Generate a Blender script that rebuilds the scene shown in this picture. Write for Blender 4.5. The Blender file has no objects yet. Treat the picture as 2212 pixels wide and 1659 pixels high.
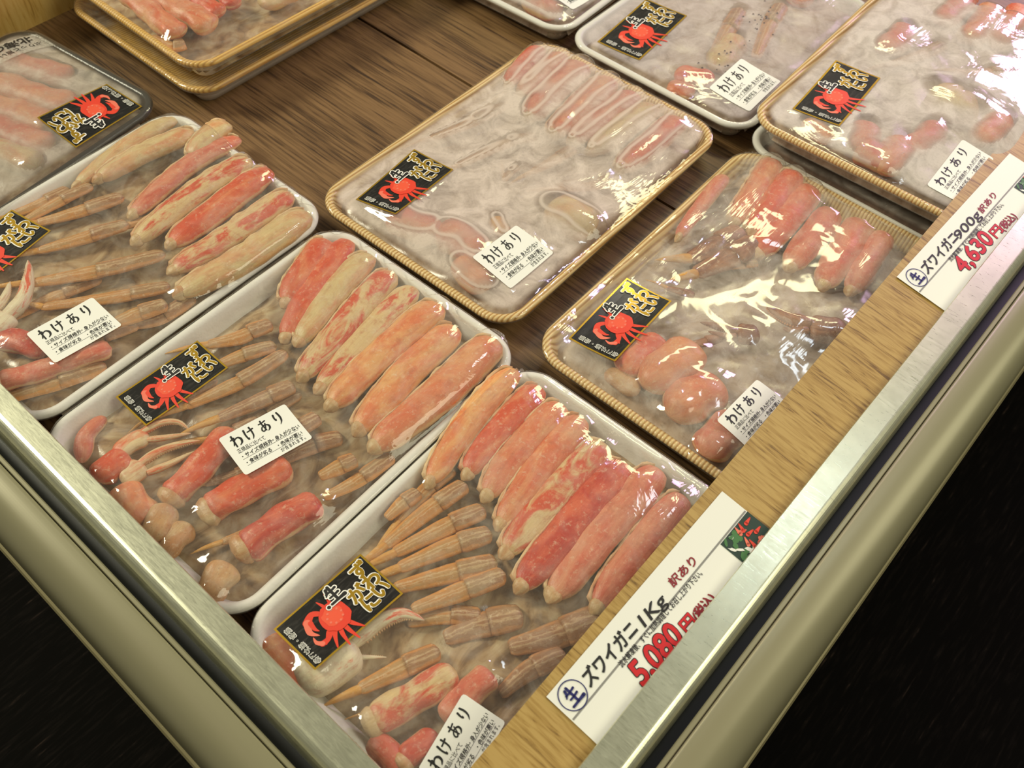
import bpy, math, random
import numpy as np
from mathutils import Vector, Matrix
random.seed(7); rng = np.random.default_rng(11)
SC = bpy.context.scene
COL = SC.collection

# ------------------------------------------------------------------ camera
CX, CY, F = 1106.0, 829.5, 2002.43
CAMZ = 0.70
R = np.array([[0.6614941, 0.59420221, -0.45754703],
              [-0.74869755, 0.55849128, -0.35712669],
              [0.04333055, 0.57880154, 0.81431642]])
cam_d = bpy.data.cameras.new('camera'); cam = bpy.data.objects.new('camera', cam_d); COL.objects.link(cam)
cam_d.sensor_width = 36.0; cam_d.lens = 36.0 * F / 2212.0; cam_d.clip_start = 0.01
M4 = Matrix([[*R[0], 0], [*R[1], 0], [*R[2], CAMZ], [0, 0, 0, 1]])
cam.matrix_world = M4
cam_d.dof.use_dof = True; cam_d.dof.focus_distance = 0.86; cam_d.dof.aperture_fstop = 10.0
SC.camera = cam

# ------------------------------------------------------------------ view, world, lights
SC.view_settings.view_transform = 'Standard'; SC.view_settings.look = 'None'
SC.view_settings.gamma = 1.0; SC.view_settings.use_curve_mapping = False
SC.view_settings.exposure = -0.28
SC.cycles.max_bounces = 6; SC.cycles.diffuse_bounces = 3; SC.cycles.glossy_bounces = 3; SC.cycles.transparent_max_bounces = 14
W = bpy.data.worlds.new('shop_air'); SC.world = W; W.use_nodes = True
W.node_tree.nodes['Background'].inputs[0].default_value = (1.0, 0.95, 0.72, 1)
W.node_tree.nodes['Background'].inputs[1].default_value = 0.27

def area(name, loc, target, sx, sy, power, col):
    d = bpy.data.lights.new(name, 'AREA'); d.shape = 'RECTANGLE'; d.size = sx; d.size_y = sy
    d.energy = power; d.color = col
    o = bpy.data.objects.new(name, d); COL.objects.link(o); o.location = loc
    o.rotation_euler = (Vector(target) - Vector(loc)).to_track_quat('-Z', 'Y').to_euler()
    return o
area('ceiling_lamp_key', (-1.0, 3.6, 3.0), (0.5, 0.5, 0), 1.0, 1.0, 175, (1.0, 0.96, 0.72))
area('ceiling_lamp_front', (1.1, -1.3, 1.9), (0.4, 0.4, 0), 1.2, 1.2, 26, (1.0, 0.96, 0.69))
area('ceiling_lamp_pink', (3.0, 0.25, 0.95), (1.2, 0.45, 0), 0.5, 0.5, 21, (0.95, 0.62, 1.0))
area('ceiling_tube_warm', (1.95, 0.78, 1.5), (0.6, 0.25, 0), 0.60, 0.20, 9, (1.0, 0.94, 0.55))
area('spot_lamp_violet', (1.62, 0.92, 1.5), (0.6, 0.25, 0), 0.05, 0.05, 1.6, (0.62, 0.55, 1.0))
area('rail_lamp_blue', (1.35, 0.12, 1.5), (0.5, 0.03, 0), 0.25, 0.12, 2.0, (0.80, 0.92, 1.0))

# ------------------------------------------------------------------ helpers
def ray(px, py):
    d = np.array([px - CX, -(py - CY), -F]); d /= np.linalg.norm(d)
    return R @ d
def at(px, py, z):
    d = ray(px, py); t = (z - CAMZ) / d[2]
    return np.array([d[0] * t, d[1] * t, z])
def depth(p):
    return -(R.T @ (np.array(p) - np.array([0, 0, CAMZ])))[2]
def px2m(w, p): return w * depth(p) / F
def lin(r, g, b, k=1.0):
    o = []
    for c in (r, g, b):
        c /= 255.0
        o.append(min(0.95, k * (c / 12.92 if c <= 0.04045 else ((c + 0.055) / 1.055) ** 2.4)))
    return (*o, 1)

def empty(name, loc, label=None, cat=None, group=None):
    o = bpy.data.objects.new(name, None); COL.objects.link(o); o.location = loc
    o.empty_display_size = 0.02
    if label: o['label'] = label
    if cat: o['category'] = cat
    if group: o['group'] = group
    return o
def wloc(o):
    v = Vector((0, 0, 0))
    while o is not None: v = v + o.location; o = o.parent
    return v
def obj(name, V, Fc, mats, parent=None, idx=None, smooth=True, uv=None, loc=None, attrs=None):
    """link one mesh; V are world coordinates; the object's origin is parent's base or loc"""
    base = np.array(wloc(parent)) if parent is not None else np.array(loc if loc is not None else (0, 0, 0))
    me = bpy.data.meshes.new(name)
    V = np.asarray(V, float) - base
    me.from_pydata([tuple(v) for v in V], [], [tuple(int(i) for i in f) for f in Fc])
    if not isinstance(mats, (list, tuple)): mats = [mats]
    for m in mats: me.materials.append(m)
    if idx is not None: me.polygons.foreach_set('material_index', np.asarray(idx, np.int32))
    me.polygons.foreach_set('use_smooth', np.full(len(me.polygons), smooth))
    if uv is not None:
        l = me.uv_layers.new(name='UVMap'); li = np.empty(len(me.loops), np.int32); me.loops.foreach_get('vertex_index', li)
        l.data.foreach_set('uv', np.asarray(uv, np.float32)[li].ravel())
    if attrs:
        for k, a in attrs.items():
            at_ = me.attributes.new(k, 'FLOAT', 'POINT'); at_.data.foreach_set('value', np.asarray(a, np.float32))
    me.update()
    o = bpy.data.objects.new(name, me); COL.objects.link(o)
    if parent is not None: o.parent = parent
    else: o.location = tuple(base)
    return o

class MB:
    def __init__(s): s.V = []; s.F = []; s.I = []; s.UV = []
    def add(s, V, Fc, mi=0, uv=None):
        n = len(s.V); s.V += [tuple(v) for v in V]
        s.F += [tuple(int(i) + n for i in f) for f in Fc]; s.I += [mi] * len(Fc)
        s.UV += [tuple(u) for u in uv] if uv is not None else [(0, 0)] * len(V)
        return s
    def box(s, a, b, mi=0):
        x0, y0, z0 = a; x1, y1, z1 = b
        V = [(x0,y0,z0),(x1,y0,z0),(x1,y1,z0),(x0,y1,z0),(x0,y0,z1),(x1,y0,z1),(x1,y1,z1),(x0,y1,z1)]
        return s.add(V, [(3,2,1,0),(4,5,6,7),(0,1,5,4),(1,2,6,5),(2,3,7,6),(3,0,4,7)], mi)
    def build(s, name, mats, parent=None, smooth=True, loc=None):
        return obj(name, s.V, s.F, mats, parent, s.I, smooth, s.UV, loc)

# ------------------------------------------------------------------ materials
class NT:
    def __init__(s, name):
        s.m = bpy.data.materials.new(name); s.m.use_nodes = True; s.t = s.m.node_tree
        s.n = s.t.nodes; s.b = s.n['Principled BSDF']; s.out = s.n['Material Output']
    def new(s, typ, **kw):
        n = s.n.new(typ)
        for k, v in kw.items():
            if hasattr(n, k): setattr(n, k, v)
            else: n.inputs[k].default_value = v
        return n
    def L(s, a, b): s.t.links.new(a, b)
    def coord(s, scale=(1, 1, 1), kind='Object', rnd=False, rot=(0, 0, 0)):
        tc = s.new('ShaderNodeTexCoord'); mp = s.new('ShaderNodeMapping'); mp.inputs['Scale'].default_value = scale
        mp.inputs['Rotation'].default_value = rot
        s.L(tc.outputs[kind], mp.inputs['Vector'])
        if rnd:
            oi = s.new('ShaderNodeObjectInfo'); ml = s.new('ShaderNodeMath', operation='MULTIPLY'); ml.inputs[1].default_value = 37.0
            s.L(oi.outputs['Random'], ml.inputs[0]); s.L(ml.outputs[0], mp.inputs['Location'])
        return mp.outputs[0]
    def noise(s, vec, scale, detail=3, rough=0.5, dist=0.0):
        n = s.new('ShaderNodeTexNoise'); n.inputs['Scale'].default_value = scale; n.inputs['Detail'].default_value = detail
        n.inputs['Roughness'].default_value = rough; n.inputs['Distortion'].default_value = dist
        s.L(vec, n.inputs['Vector']); return n.outputs['Fac']
    def ramp(s, fac, stops, interp='LINEAR'):
        r = s.new('ShaderNodeValToRGB'); r.color_ramp.interpolation = interp
        e = r.color_ramp.elements
        while len(e) < len(stops): e.new(0.5)
        for el, (p, c) in zip(e, stops):
            el.position = p; el.color = c if len(c) == 4 else (*c, 1)
        s.L(fac, r.inputs['Fac']); return r.outputs['Color']
    def maprange(s, v, a, b, c, d):
        m = s.new('ShaderNodeMapRange'); s.L(v, m.inputs['Value'])
        for k, x in zip(('From Min', 'From Max', 'To Min', 'To Max'), (a, b, c, d)): m.inputs[k].default_value = x
        return m.outputs['Result']
    def math(s, op, a, b=None):
        m = s.new('ShaderNodeMath', operation=op)
        for i, x in enumerate((a, b)):
            if x is None: continue
            if isinstance(x, (int, float)): m.inputs[i].default_value = x
            else: s.L(x, m.inputs[i])
        return m.outputs[0]
    def mixc(s, fac, a, b, mode='MIX'):
        m = s.new('ShaderNodeMix'); m.data_type = 'RGBA'; m.blend_type = mode
        for i, x in ((0, fac), (6, a), (7, b)):
            if isinstance(x, (int, float, tuple)): m.inputs[i].default_value = x
            else: s.L(x, m.inputs[i])
        return m.outputs[2]
    def bump(s, h, strength=0.3, dist=0.001, to=None):
        b = s.new('ShaderNodeBump'); b.inputs['Strength'].default_value = strength; b.inputs['Distance'].default_value = dist
        s.L(h, b.inputs['Height'])
        if to is not None: s.L(b.outputs[0], to)
        return b.outputs[0]

def plain(name, col, rough=0.5, metal=0.0, spec=0.5, coat=0.0):
    t = NT(name); t.b.inputs['Base Color'].default_value = col if len(col) == 4 else (*col, 1)
    t.b.inputs['Roughness'].default_value = rough; t.b.inputs['Metallic'].default_value = metal
    t.b.inputs['Specular IOR Level'].default_value = spec; t.b.inputs['Coat Weight'].default_value = coat
    return t.m

MAT = {}
def mk_foam(name, col, rough=0.45):
    t = NT(name); c = t.coord(); v = t.new('ShaderNodeTexVoronoi'); v.inputs['Scale'].default_value = 420
    t.L(c, v.inputs['Vector']); t.bump(v.outputs['Distance'], 0.18, 0.0006, t.b.inputs['Normal'])
    t.b.inputs['Base Color'].default_value = col; t.b.inputs['Roughness'].default_value = rough
    return t.m
MAT['foam'] = mk_foam('white_foam', lin(236, 234, 228))
MAT['foam_black'] = mk_foam('black_foam', lin(22, 21, 20), 0.25)

def mk_woodprint(name, light, dark, mid):
    t = NT(name); c = t.coord(); n = t.noise(t.coord((6, 30, 30)), 1.0, 2)
    w = t.new('ShaderNodeTexWave'); w.wave_type = 'BANDS'; w.bands_direction = 'Y'; w.wave_profile = 'SIN'
    w.inputs['Scale'].default_value = 78; w.inputs['Distortion'].default_value = 2.2; w.inputs['Detail'].default_value = 1
    w.inputs['Detail Scale'].default_value = 0.12
    t.L(c, w.inputs['Vector'])
    col = t.ramp(w.outputs['Fac'], [(0.0, dark), (0.35, mid), (0.65, light), (1.0, light)])
    fine = t.noise(t.coord((40, 600, 100)), 1.0, 3)
    col = t.mixc(t.maprange(fine, 0.35, 0.65, 0, 0.35), col, mid)
    t.L(col, t.b.inputs['Base Color']); t.b.inputs['Roughness'].default_value = 0.32
    t.bump(w.outputs['Fac'], 0.5, 0.0008, t.b.inputs['Normal'])
    return t.m
MAT['woodprint'] = mk_woodprint('pale_wood_print_foam', lin(240, 214, 160), lin(172, 124, 62), lin(218, 178, 112))
MAT['goldprint'] = mk_woodprint('golden_wood_print_foam', lin(240, 198, 110), lin(180, 128, 48), lin(222, 172, 78))

def mk_walnut():
    t = NT('walnut_board')
    at_ = t.coord((26, 3.2, 6))
    d = t.noise(at_, 1.0, 2, 0.5, 0.3)
    add = t.new('ShaderNodeMapping'); add.inputs['Scale'].default_value = (1, 1, 1)
    tc = t.new('ShaderNodeTexCoord'); sep = t.new('ShaderNodeSeparateXYZ'); t.L(tc.outputs['Object'], sep.inputs[0])
    # cathedral figure: bands over x warped by slow noise along y
    slow = t.noise(t.coord((9, 2.0, 1)), 1.0, 2, 0.5, 0.0)
    xx = t.math('ADD', t.math('MULTIPLY', sep.outputs[0], 90.0), t.math('MULTIPLY', slow, 42.0))
    band = t.math('SINE', xx)
    fine = t.noise(t.coord((330, 11, 10)), 1.0, 4, 0.6, 0.5)
    f = t.math('ADD', t.math('MULTIPLY', band, 0.045), t.math('ADD', t.math('MULTIPLY', fine, 0.9), t.math('MULTIPLY', d, 0.15)))
    col = t.ramp(f, [(0.34, lin(50, 33, 18)), (0.45, lin(94, 68, 40)), (0.58, lin(124, 94, 60)), (0.85, lin(138, 106, 70))])
    t.L(col, t.b.inputs['Base Color']); t.b.inputs['Roughness'].default_value = 0.5
    t.bump(fine, 0.35, 0.0006, t.b.inputs['Normal'])
    return t.m
MAT['walnut'] = mk_walnut()
def mk_oak(name, scale, a, b, c_):
    t = NT(name)
    fine = t.noise(t.coord(scale), 1.0, 4, 0.55, 0.6)
    big = t.noise(t.coord(tuple(s * 0.16 for s in scale)), 1.0, 2)
    f = t.math('ADD', t.math('MULTIPLY', fine, 0.8), t.math('MULTIPLY', big, 0.25))
    col = t.ramp(f, [(0.36, a), (0.46, b), (0.6, c_), (0.8, c_)])
    t.L(col, t.b.inputs['Base Color']); t.b.inputs['Roughness'].default_value = 0.45
    return t.m
MAT['oak'] = mk_oak('oak_laminate', (430, 34, 40), lin(116, 86, 38), lin(164, 130, 66), lin(184, 152, 88))
MAT['oak_back'] = mk_oak('oak_laminate_upright', (190, 40, 22), lin(172, 132, 62), lin(204, 164, 88), lin(214, 178, 104))

def mk_steel():
    t = NT('brushed_steel'); t.b.inputs['Metallic'].default_value = 0.85
    n = t.noise(t.coord((40, 40, 10)), 1.0, 3, 0.6)
    s = t.noise(t.coord((700, 70, 10)), 1.0, 3, 0.7, 1.0)
    t.L(t.ramp(n, [(0.3, (0.58, 0.58, 0.44)), (0.7, (0.68, 0.68, 0.52))]), t.b.inputs['Base Color'])
    t.L(t.maprange(s, 0.3, 0.7, 0.26, 0.38), t.b.inputs['Roughness'])
    t.bump(s, 0.05, 0.0004, t.b.inputs['Normal'])
    return t.m
MAT['steel'] = mk_steel()
MAT['cream'] = plain('cream_plastic', lin(144, 138, 110), 0.34, 0.15)
MAT['rubber'] = plain('black_rubber', (0.012, 0.013, 0.016), 0.5)
MAT['inner_wall'] = plain('grey_liner', lin(120, 112, 98), 0.5)
def mk_floor():
    t = NT('dark_floor'); s = t.noise(t.coord((14, 160, 1), rot=(0, 0, 0.5)), 1.0, 4, 0.7, 0.5)
    t.L(t.ramp(s, [(0.5, (0.004, 0.0035, 0.003)), (0.66, (0.010, 0.008, 0.007)), (0.8, (0.10, 0.065, 0.05))]), t.b.inputs['Base Color'])
    t.b.inputs['Roughness'].default_value = 0.7; t.b.inputs['Specular IOR Level'].default_value = 0.03
    return t.m
MAT['floor'] = mk_floor()

# crab flesh: UV = (metres along the leg * 10, turn 0..1)
def mk_meat(name, red, pale, bias=0.5, soft=0.10, edge=None, speck=0.0, rough=0.42, endpale=0.0, fibre=1.0, flank=0.80):
    t = NT(name)
    v = t.coord((2.0, 4.2, 1), 'UV', rnd=True)
    n = t.noise(v, 1.0, 4, 0.6, 1.0)
    f = t.maprange(n, bias - soft, bias + soft, 0, 1)
    if endpale:
        a = t.new('ShaderNodeAttribute'); a.attribute_name = 'along'
        e = t.math('ADD', t.maprange(a.outputs['Fac'], 0.0, 0.10, 1, 0), t.maprange(a.outputs['Fac'], 0.90, 1.0, 0, 1))
        f = t.math('MAXIMUM', t.math('SUBTRACT', f, t.math('MULTIPLY', e, endpale)), 0.0)
    col = t.mixc(f, pale, red)
    v2 = t.coord((9, 12, 1), 'UV', rnd=True); n2 = t.noise(v2, 1.0, 4, 0.65, 0.3)
    dk = tuple(c * 0.66 for c in red[:3]) + (1,)
    lt = tuple(min(0.9, c * 1.15 + 0.03) for c in pale[:3]) + (1,)
    col = t.mixc(t.maprange(n2, 0.52, 0.74, 0, 0.55), col, dk)
    col = t.mixc(t.maprange(n2, 0.44, 0.28, 0, 0.6), col, lt)
    # long fibres
    fb = t.noise(t.coord((2.2, 46, 1), 'UV', rnd=True), 1.0, 3, 0.6)
    col = t.mixc(t.maprange(fb, 0.48, 0.68, 0, 0.18 * fibre), col, dk)
    # shell colour along the two flanks
    uvn = t.new('ShaderNodeUVMap'); sp = t.new('ShaderNodeSeparateXYZ'); t.L(uvn.outputs[0], sp.inputs[0])
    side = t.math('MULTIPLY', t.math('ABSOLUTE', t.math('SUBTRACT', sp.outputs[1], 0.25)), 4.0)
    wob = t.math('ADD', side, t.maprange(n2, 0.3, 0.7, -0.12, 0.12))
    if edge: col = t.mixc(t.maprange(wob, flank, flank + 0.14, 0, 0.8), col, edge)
    if flank < 0.7: col = t.mixc(t.math('MULTIPLY', t.maprange(wob, 0.10, 0.20, 0, 0.5), t.maprange(wob, 0.30, 0.20, 0, 1.0)), col, lin(226, 198, 158))  # ridge highlight on the shells, painted as a narrow pale line
    n3 = t.noise(t.coord((1, 1, 1)), 210, 4, 0.7)
    col = t.mixc(t.maprange(n3, 0.56, 0.72, 0, 0.45), col, lin(232, 214, 184))
    if speck:
        vo = t.new('ShaderNodeTexVoronoi'); vo.inputs['Scale'].default_value = 330; t.L(t.coord(), vo.inputs['Vector'])
        col = t.mixc(t.maprange(vo.outputs['Distance'], 0.18, 0.10, 0, speck), col, lin(110, 62, 40))
    t.L(col, t.b.inputs['Base Color']); t.b.inputs['Roughness'].default_value = rough
    b = t.noise(t.coord((1, 1, 1)), 130, 4, 0.6)
    hh = t.math('ADD', t.math('MULTIPLY', b, 0.8), t.math('MULTIPLY', fb, 0.25))
    t.bump(hh, 0.5, 0.0016, t.b.inputs['Normal'])
    return t.m
C_RED = lin(232, 96, 64); C_SAL = lin(224, 124, 92); C_PALE = lin(216, 190, 146); C_ORA = lin(222, 142, 78)
C_PINK = lin(222, 132, 118); C_TAN = lin(178, 132, 84); C_GOLD = lin(206, 142, 58); C_CREAM = lin(222, 198, 152); C_DRED = lin(190, 58, 46)
E_P = lin(226, 190, 140); E_O = lin(214, 150, 92)
MAT['red'] = mk_meat('red_flesh', lin(212, 80, 42), lin(222, 136, 90), 0.42, 0.12, E_P, endpale=0.5)
MAT['dred'] = mk_meat('deep_red_flesh', lin(190, 56, 38), lin(214, 104, 72), 0.46, 0.10, E_P, endpale=0.4)
MAT['salmon'] = mk_meat('salmon_flesh', lin(214, 108, 70), lin(222, 160, 114), 0.48, 0.16, E_P, endpale=0.6)
MAT['redcream'] = mk_meat('red_and_cream_flesh', lin(208, 84, 52), lin(216, 188, 138), 0.50, 0.05, E_P, endpale=1.0)
MAT['creamred'] = mk_meat('cream_flesh_red_patches', lin(206, 92, 60), lin(216, 188, 138), 0.57, 0.05, E_P, endpale=1.0)
MAT['creammeat'] = mk_meat('cream_flesh', lin(212, 144, 98), lin(210, 186, 136), 0.56, 0.12, lin(206, 158, 104), endpale=0.6)
MAT['orange'] = mk_meat('orange_flesh', lin(222, 124, 76), lin(228, 172, 114), 0.50, 0.12, lin(232, 192, 140), endpale=0.5)
MAT['pink'] = mk_meat('pink_flesh', lin(206, 98, 74), lin(216, 146, 114), 0.50, 0.14, E_P, endpale=0.6)
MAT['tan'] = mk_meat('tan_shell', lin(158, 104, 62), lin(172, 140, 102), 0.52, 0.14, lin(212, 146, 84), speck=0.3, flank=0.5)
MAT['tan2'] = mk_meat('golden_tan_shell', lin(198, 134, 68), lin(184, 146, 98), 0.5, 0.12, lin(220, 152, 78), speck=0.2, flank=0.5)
MAT['knuckle'] = mk_meat('bristly_tan_shell', lin(196, 138, 84), lin(202, 166, 118), 0.5, 0.12, speck=0.45)
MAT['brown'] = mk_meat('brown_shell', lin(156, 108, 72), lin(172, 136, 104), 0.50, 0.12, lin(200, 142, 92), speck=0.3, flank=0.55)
MAT['gold'] = mk_meat('golden_tip', lin(206, 142, 58), lin(220, 168, 90), 0.50)
MAT['rim'] = mk_meat('pale_shell_edge', lin(216, 152, 104), lin(228, 200, 154), 0.55, 0.1)
MAT['knob'] = mk_meat('translucent_joint', lin(196, 144, 96), lin(208, 178, 134), 0.55, 0.1)
MAT['claw'] = mk_meat('claw_shell', lin(222, 112, 66), lin(222, 200, 156), 0.52, 0.08, lin(216, 130, 80))
MAT['claw_dark'] = mk_meat('brown_claw_shell', lin(128, 74, 50), lin(176, 120, 84), 0.50, 0.1)
MAT['white_claw'] = mk_meat('white_claw_shell', lin(222, 92, 58), lin(228, 216, 184), 0.60, 0.04)

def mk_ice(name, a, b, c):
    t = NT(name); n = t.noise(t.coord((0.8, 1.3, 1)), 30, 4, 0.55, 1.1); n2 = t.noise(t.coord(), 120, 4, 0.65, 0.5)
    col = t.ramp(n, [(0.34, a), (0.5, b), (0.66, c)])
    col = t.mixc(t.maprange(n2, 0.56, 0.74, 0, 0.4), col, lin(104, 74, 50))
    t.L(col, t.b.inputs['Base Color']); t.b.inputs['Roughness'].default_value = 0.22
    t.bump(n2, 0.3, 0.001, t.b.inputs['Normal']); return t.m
MAT['ice'] = mk_ice('cloudy_tan_ice', lin(120, 90, 62), lin(176, 146, 110), lin(204, 184, 150))
MAT['ice_grey'] = mk_ice('cloudy_grey_ice', lin(160, 138, 116), lin(188, 166, 146), lin(210, 194, 178))
MAT['ice_shaded'] = mk_ice('shaded_brown_ice', lin(84, 56, 42), lin(108, 76, 58), lin(132, 100, 80))  # brown ice with the upper tray's shade mixed into its colour

def mk_film(name, frost=0.0, haze=0.05, tint=(0.80, 0.76, 0.70), wrinkle=0.5, band=False, spec=0.10, dirn=0.6, frostmin=0.0, coarse=1.0):
    t = NT(name); t.n.remove(t.b)
    # wrinkles in the wrap
    c1 = t.coord((1, 1, 1), rot=(0, 0, dirn))
    w1 = t.noise(t.coord((10 / coarse, 46 / coarse, 10), rot=(0, 0, dirn)), 1.0, 3, 0.6, 1.0)
    w2 = t.noise(t.coord((30, 260, 30), rot=(0, 0, dirn + 0.9)), 1.0, 2, 0.5, 0.6)
    w3 = t.noise(c1, 22 / coarse, 3 if coarse == 1 else 1.5, 0.5, 1.6)
    msk = t.maprange(t.noise(c1, 9, 2), 0.46, 0.66, 0.0, 1.0)
    h = t.math('ADD', t.math('MULTIPLY', t.math('MULTIPLY', w1, 1.2), msk), t.math('ADD', t.math('MULTIPLY', t.math('MULTIPLY', w2, 0.10), msk), t.math('MULTIPLY', w3, 1.0)))
    bn = t.bump(h, wrinkle, 0.006)
    tr = t.new('ShaderNodeBsdfTransparent'); tr.inputs[0].default_value = (0.97, 0.965, 0.955, 1)
    df = t.new('ShaderNodeBsdfDiffuse'); df.inputs[0].default_value = (*tint, 1)
    gl = t.new('ShaderNodeBsdfGlossy'); gl.inputs['Roughness'].default_value = 0.07; t.L(bn, gl.inputs['Normal'])
    gl.inputs[0].default_value = (1, 1, 1, 1)
    # frost where the wrap stands clear of what it covers
    ga = t.new('ShaderNodeAttribute'); ga.attribute_name = 'gap'; gi = t.new('ShaderNodeAttribute'); gi.attribute_name = 'inside'
    n = t.noise(c1, 34, 5, 0.62, 0.8); n2 = t.noise(c1, 340, 3, 0.7)
    if frost > 0:
        g = t.math('MULTIPLY', t.maprange(ga.outputs['Fac'], 0.0003, 0.006, 0.42, 1.0), gi.outputs['Fac'])
        fr = t.math('MULTIPLY', g, t.maprange(n, 0.30, 0.62, frostmin, frost))
        fr = t.math('MULTIPLY', fr, t.maprange(n2, 0.25, 0.5, 0.82, 1.0))
        if band:
            up = t.maprange(ga.outputs['Fac'], 0.0002, 0.0008, 0, 1); dn = t.maprange(ga.outputs['Fac'], 0.0012, 0.0026, 1, 0)
            fr = t.math('MAXIMUM', fr, t.math('MULTIPLY', gi.outputs['Fac'], t.math('MULTIPLY', t.math('MULTIPLY', up, dn), 0.70)))
        fr = t.math('ADD', fr, haze)
    else:
        fr = t.maprange(n, 0.45, 0.75, haze * 0.5, haze * 2.2)
    m1 = t.new('ShaderNodeMixShader'); t.L(fr, m1.inputs[0]); t.L(tr.outputs[0], m1.inputs[1]); t.L(df.outputs[0], m1.inputs[2])
    lw = t.new('ShaderNodeLayerWeight'); t.L(bn, lw.inputs['Normal'])
    fz = t.math('ADD', t.math('MULTIPLY', t.math('POWER', lw.outputs['Facing'], 5.0), 0.85), spec * 0.45)
    m2 = t.new('ShaderNodeMixShader'); t.L(fz, m2.inputs[0]); t.L(m1.outputs[0], m2.inputs[1]); t.L(gl.outputs[0], m2.inputs[2])
    t.L(m2.outputs[0], t.out.inputs['Surface'])
    return t.m
MAT['film'] = mk_film('clear_wrap', 0.0, 0.10, (0.80, 0.74, 0.64), 0.14)
MAT['film_frost'] = mk_film('frosted_wrap', 0.84, 0.03, (0.74, 0.63, 0.56), 0.17, band=True, frostmin=0.34, coarse=0.8)
MAT['film_semi'] = mk_film('part_frosted_wrap', 0.36, 0.06, (0.72, 0.65, 0.58), 0.40, frostmin=0.0, coarse=1.7)
MAT['film_speckle'] = mk_film('misted_wrap', 0.62, 0.03, (0.70, 0.62, 0.60), 0.16, frostmin=0.25, dirn=0.2)
MAT['film_pink'] = mk_film('heavily_frosted_wrap', 0.86, 0.03, (0.72, 0.64, 0.60), 0.16, frostmin=0.42, dirn=0.2)
MAT['film_fog'] = mk_film('fogged_wrap', 0.74, 0.10, (0.56, 0.49, 0.41), 0.08, frostmin=0.35)

MAT['speck'] = plain('dark_egg_speckle', lin(70, 52, 46), 0.4)
MAT['paper'] = plain('label_paper', lin(240, 240, 232), 0.5)
MAT['ink'] = plain('black_ink', (0.012, 0.011, 0.011), 0.5)
MAT['inkgrey'] = plain('grey_ink', lin(140, 138, 134), 0.5)
MAT['navy'] = plain('navy_ink', lin(28, 32, 104), 0.5)
MAT['redink'] = plain('red_ink', lin(206, 24, 34), 0.45)
MAT['dkred'] = plain('dark_red_ink', lin(140, 20, 34), 0.5)
MAT['gold_foil'] = plain('gold_foil', lin(214, 172, 60), 0.30, 0.75)
MAT['white_ink'] = plain('white_ink', lin(245, 243, 236), 0.5)
MAT['crabred'] = plain('crab_red_ink', lin(228, 66, 44), 0.45)
MAT['crabpink'] = plain('crab_pink_ink', lin(236, 120, 96), 0.45)
MAT['leaf'] = plain('green_ink', lin(70, 120, 66), 0.5)
MAT['leafd'] = plain('dark_green_ink', lin(30, 56, 44), 0.5)
def mk_blacklabel():
    t = NT('black_label'); n = t.noise(t.coord((60, 300, 60), rot=(0, 0, 0.5)), 1.0, 4, 0.7, 0.6)
    t.L(t.ramp(n, [(0.5, (0.012, 0.011, 0.010)), (0.72, (0.05, 0.045, 0.04))]), t.b.inputs['Base Color'])
    t.b.inputs['Roughness'].default_value = 0.3; return t.m
MAT['blk'] = mk_blacklabel()

# ------------------------------------------------------------------ the freezer
def sweep(prof, zs_loc=None):
    """prof: (front y, left x, z) points, swept along the left side and round the corner along the front"""
    V = []; n = len(prof)
    for (yf, xl, z) in prof: V.append((xl, 1.6, z))
    for (yf, xl, z) in prof: V.append((xl, yf, z))
    for (yf, xl, z) in prof: V.append((2.4, yf, z))
    Fc = []
    for s in range(2):
        for i in range(n - 1):
            a = s * n + i; Fc.append((a, a + 1, a + n + 1, a + n))
    return V, Fc
def smooth_profile(P, k=4):
    P = [np.array(p, float) for p in P]; out = []
    for i in range(len(P) - 1):
        p0 = P[max(i - 1, 0)]; p1 = P[i]; p2 = P[i + 1]; p3 = P[min(i + 2, len(P) - 1)]
        for j in range(k):
            t = j / k
            out.append(0.5 * ((2 * p1) + (-p0 + p2) * t + (2 * p0 - 5 * p1 + 4 * p2 - p3) * t * t + (-p0 + 3 * p1 - 3 * p2 + p3) * t ** 3))
    out.append(P[-1]); return out

frz = empty('display_freezer', (0, 0, -0.85), 'open-top shop freezer with steel rails, oak laminate ledge and dark walnut boards inside', 'freezer')
def part(name, V, Fc, m, smooth=False): return obj(name, V, Fc, m, frz, smooth=smooth)
V, Fc = sweep([(.0455, .0732, .0380), (.0455, .0732, .0420), (.0448, .0725, .0430), (.0245, .0565, .0430), (.0234, .0554, .0429), (.0220, .0538, .0425), (.0206, .0524, .0418),
               (.0192, .0508, .0407), (.0178, .0494, .0390), (.0165, .0478, .0366), (.0155, .0464, .033), (.0146, .0450, .026), (.0146, .0450, .006)])
o = part('steel_rail', V, Fc, MAT['steel'])
V, Fc = sweep([(.0146, .0450, .010), (.0060, .0358, .010)]); part('rubber_seal', V, Fc, MAT['rubber'])
V, Fc = sweep([(.0061, .0359, .006), (.0061, .0359, .0295), (.0052, .0350, .0305), (.0024, .0326, .0305), (.0018, .0320, .0290), (.0018, .0320, .022)])
part('trim_strip', V, Fc, MAT['cream'])
V, Fc = sweep(smooth_profile([(.0012, .0314, .020), (.0010, .0311, .0300), (-.004, .027, .0315), (-.012, .020, .0310), (-.020, .0125, .0285), (-.028, .0060, .023),
               (-.035, -.0005, .014), (-.0395, -.0050, .002), (-.0415, -.0070, -.014), (-.0420, -.0075, -.030)]))
part('outer_body', V, Fc, MAT['cream'], True)
V, Fc = sweep([(-.0420, -.0075, -.030), (-.0440, -.0095, -.031), (-.0455, -.0110, -.034), (-.0455, -.0110, -.060), (-.0440, -.0095, -.062), (-.0440, -.0095, -.85)])
part('lower_edge', V, Fc, plain('edge_moulding', lin(150, 140, 104), 0.35, 0.3))

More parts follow.
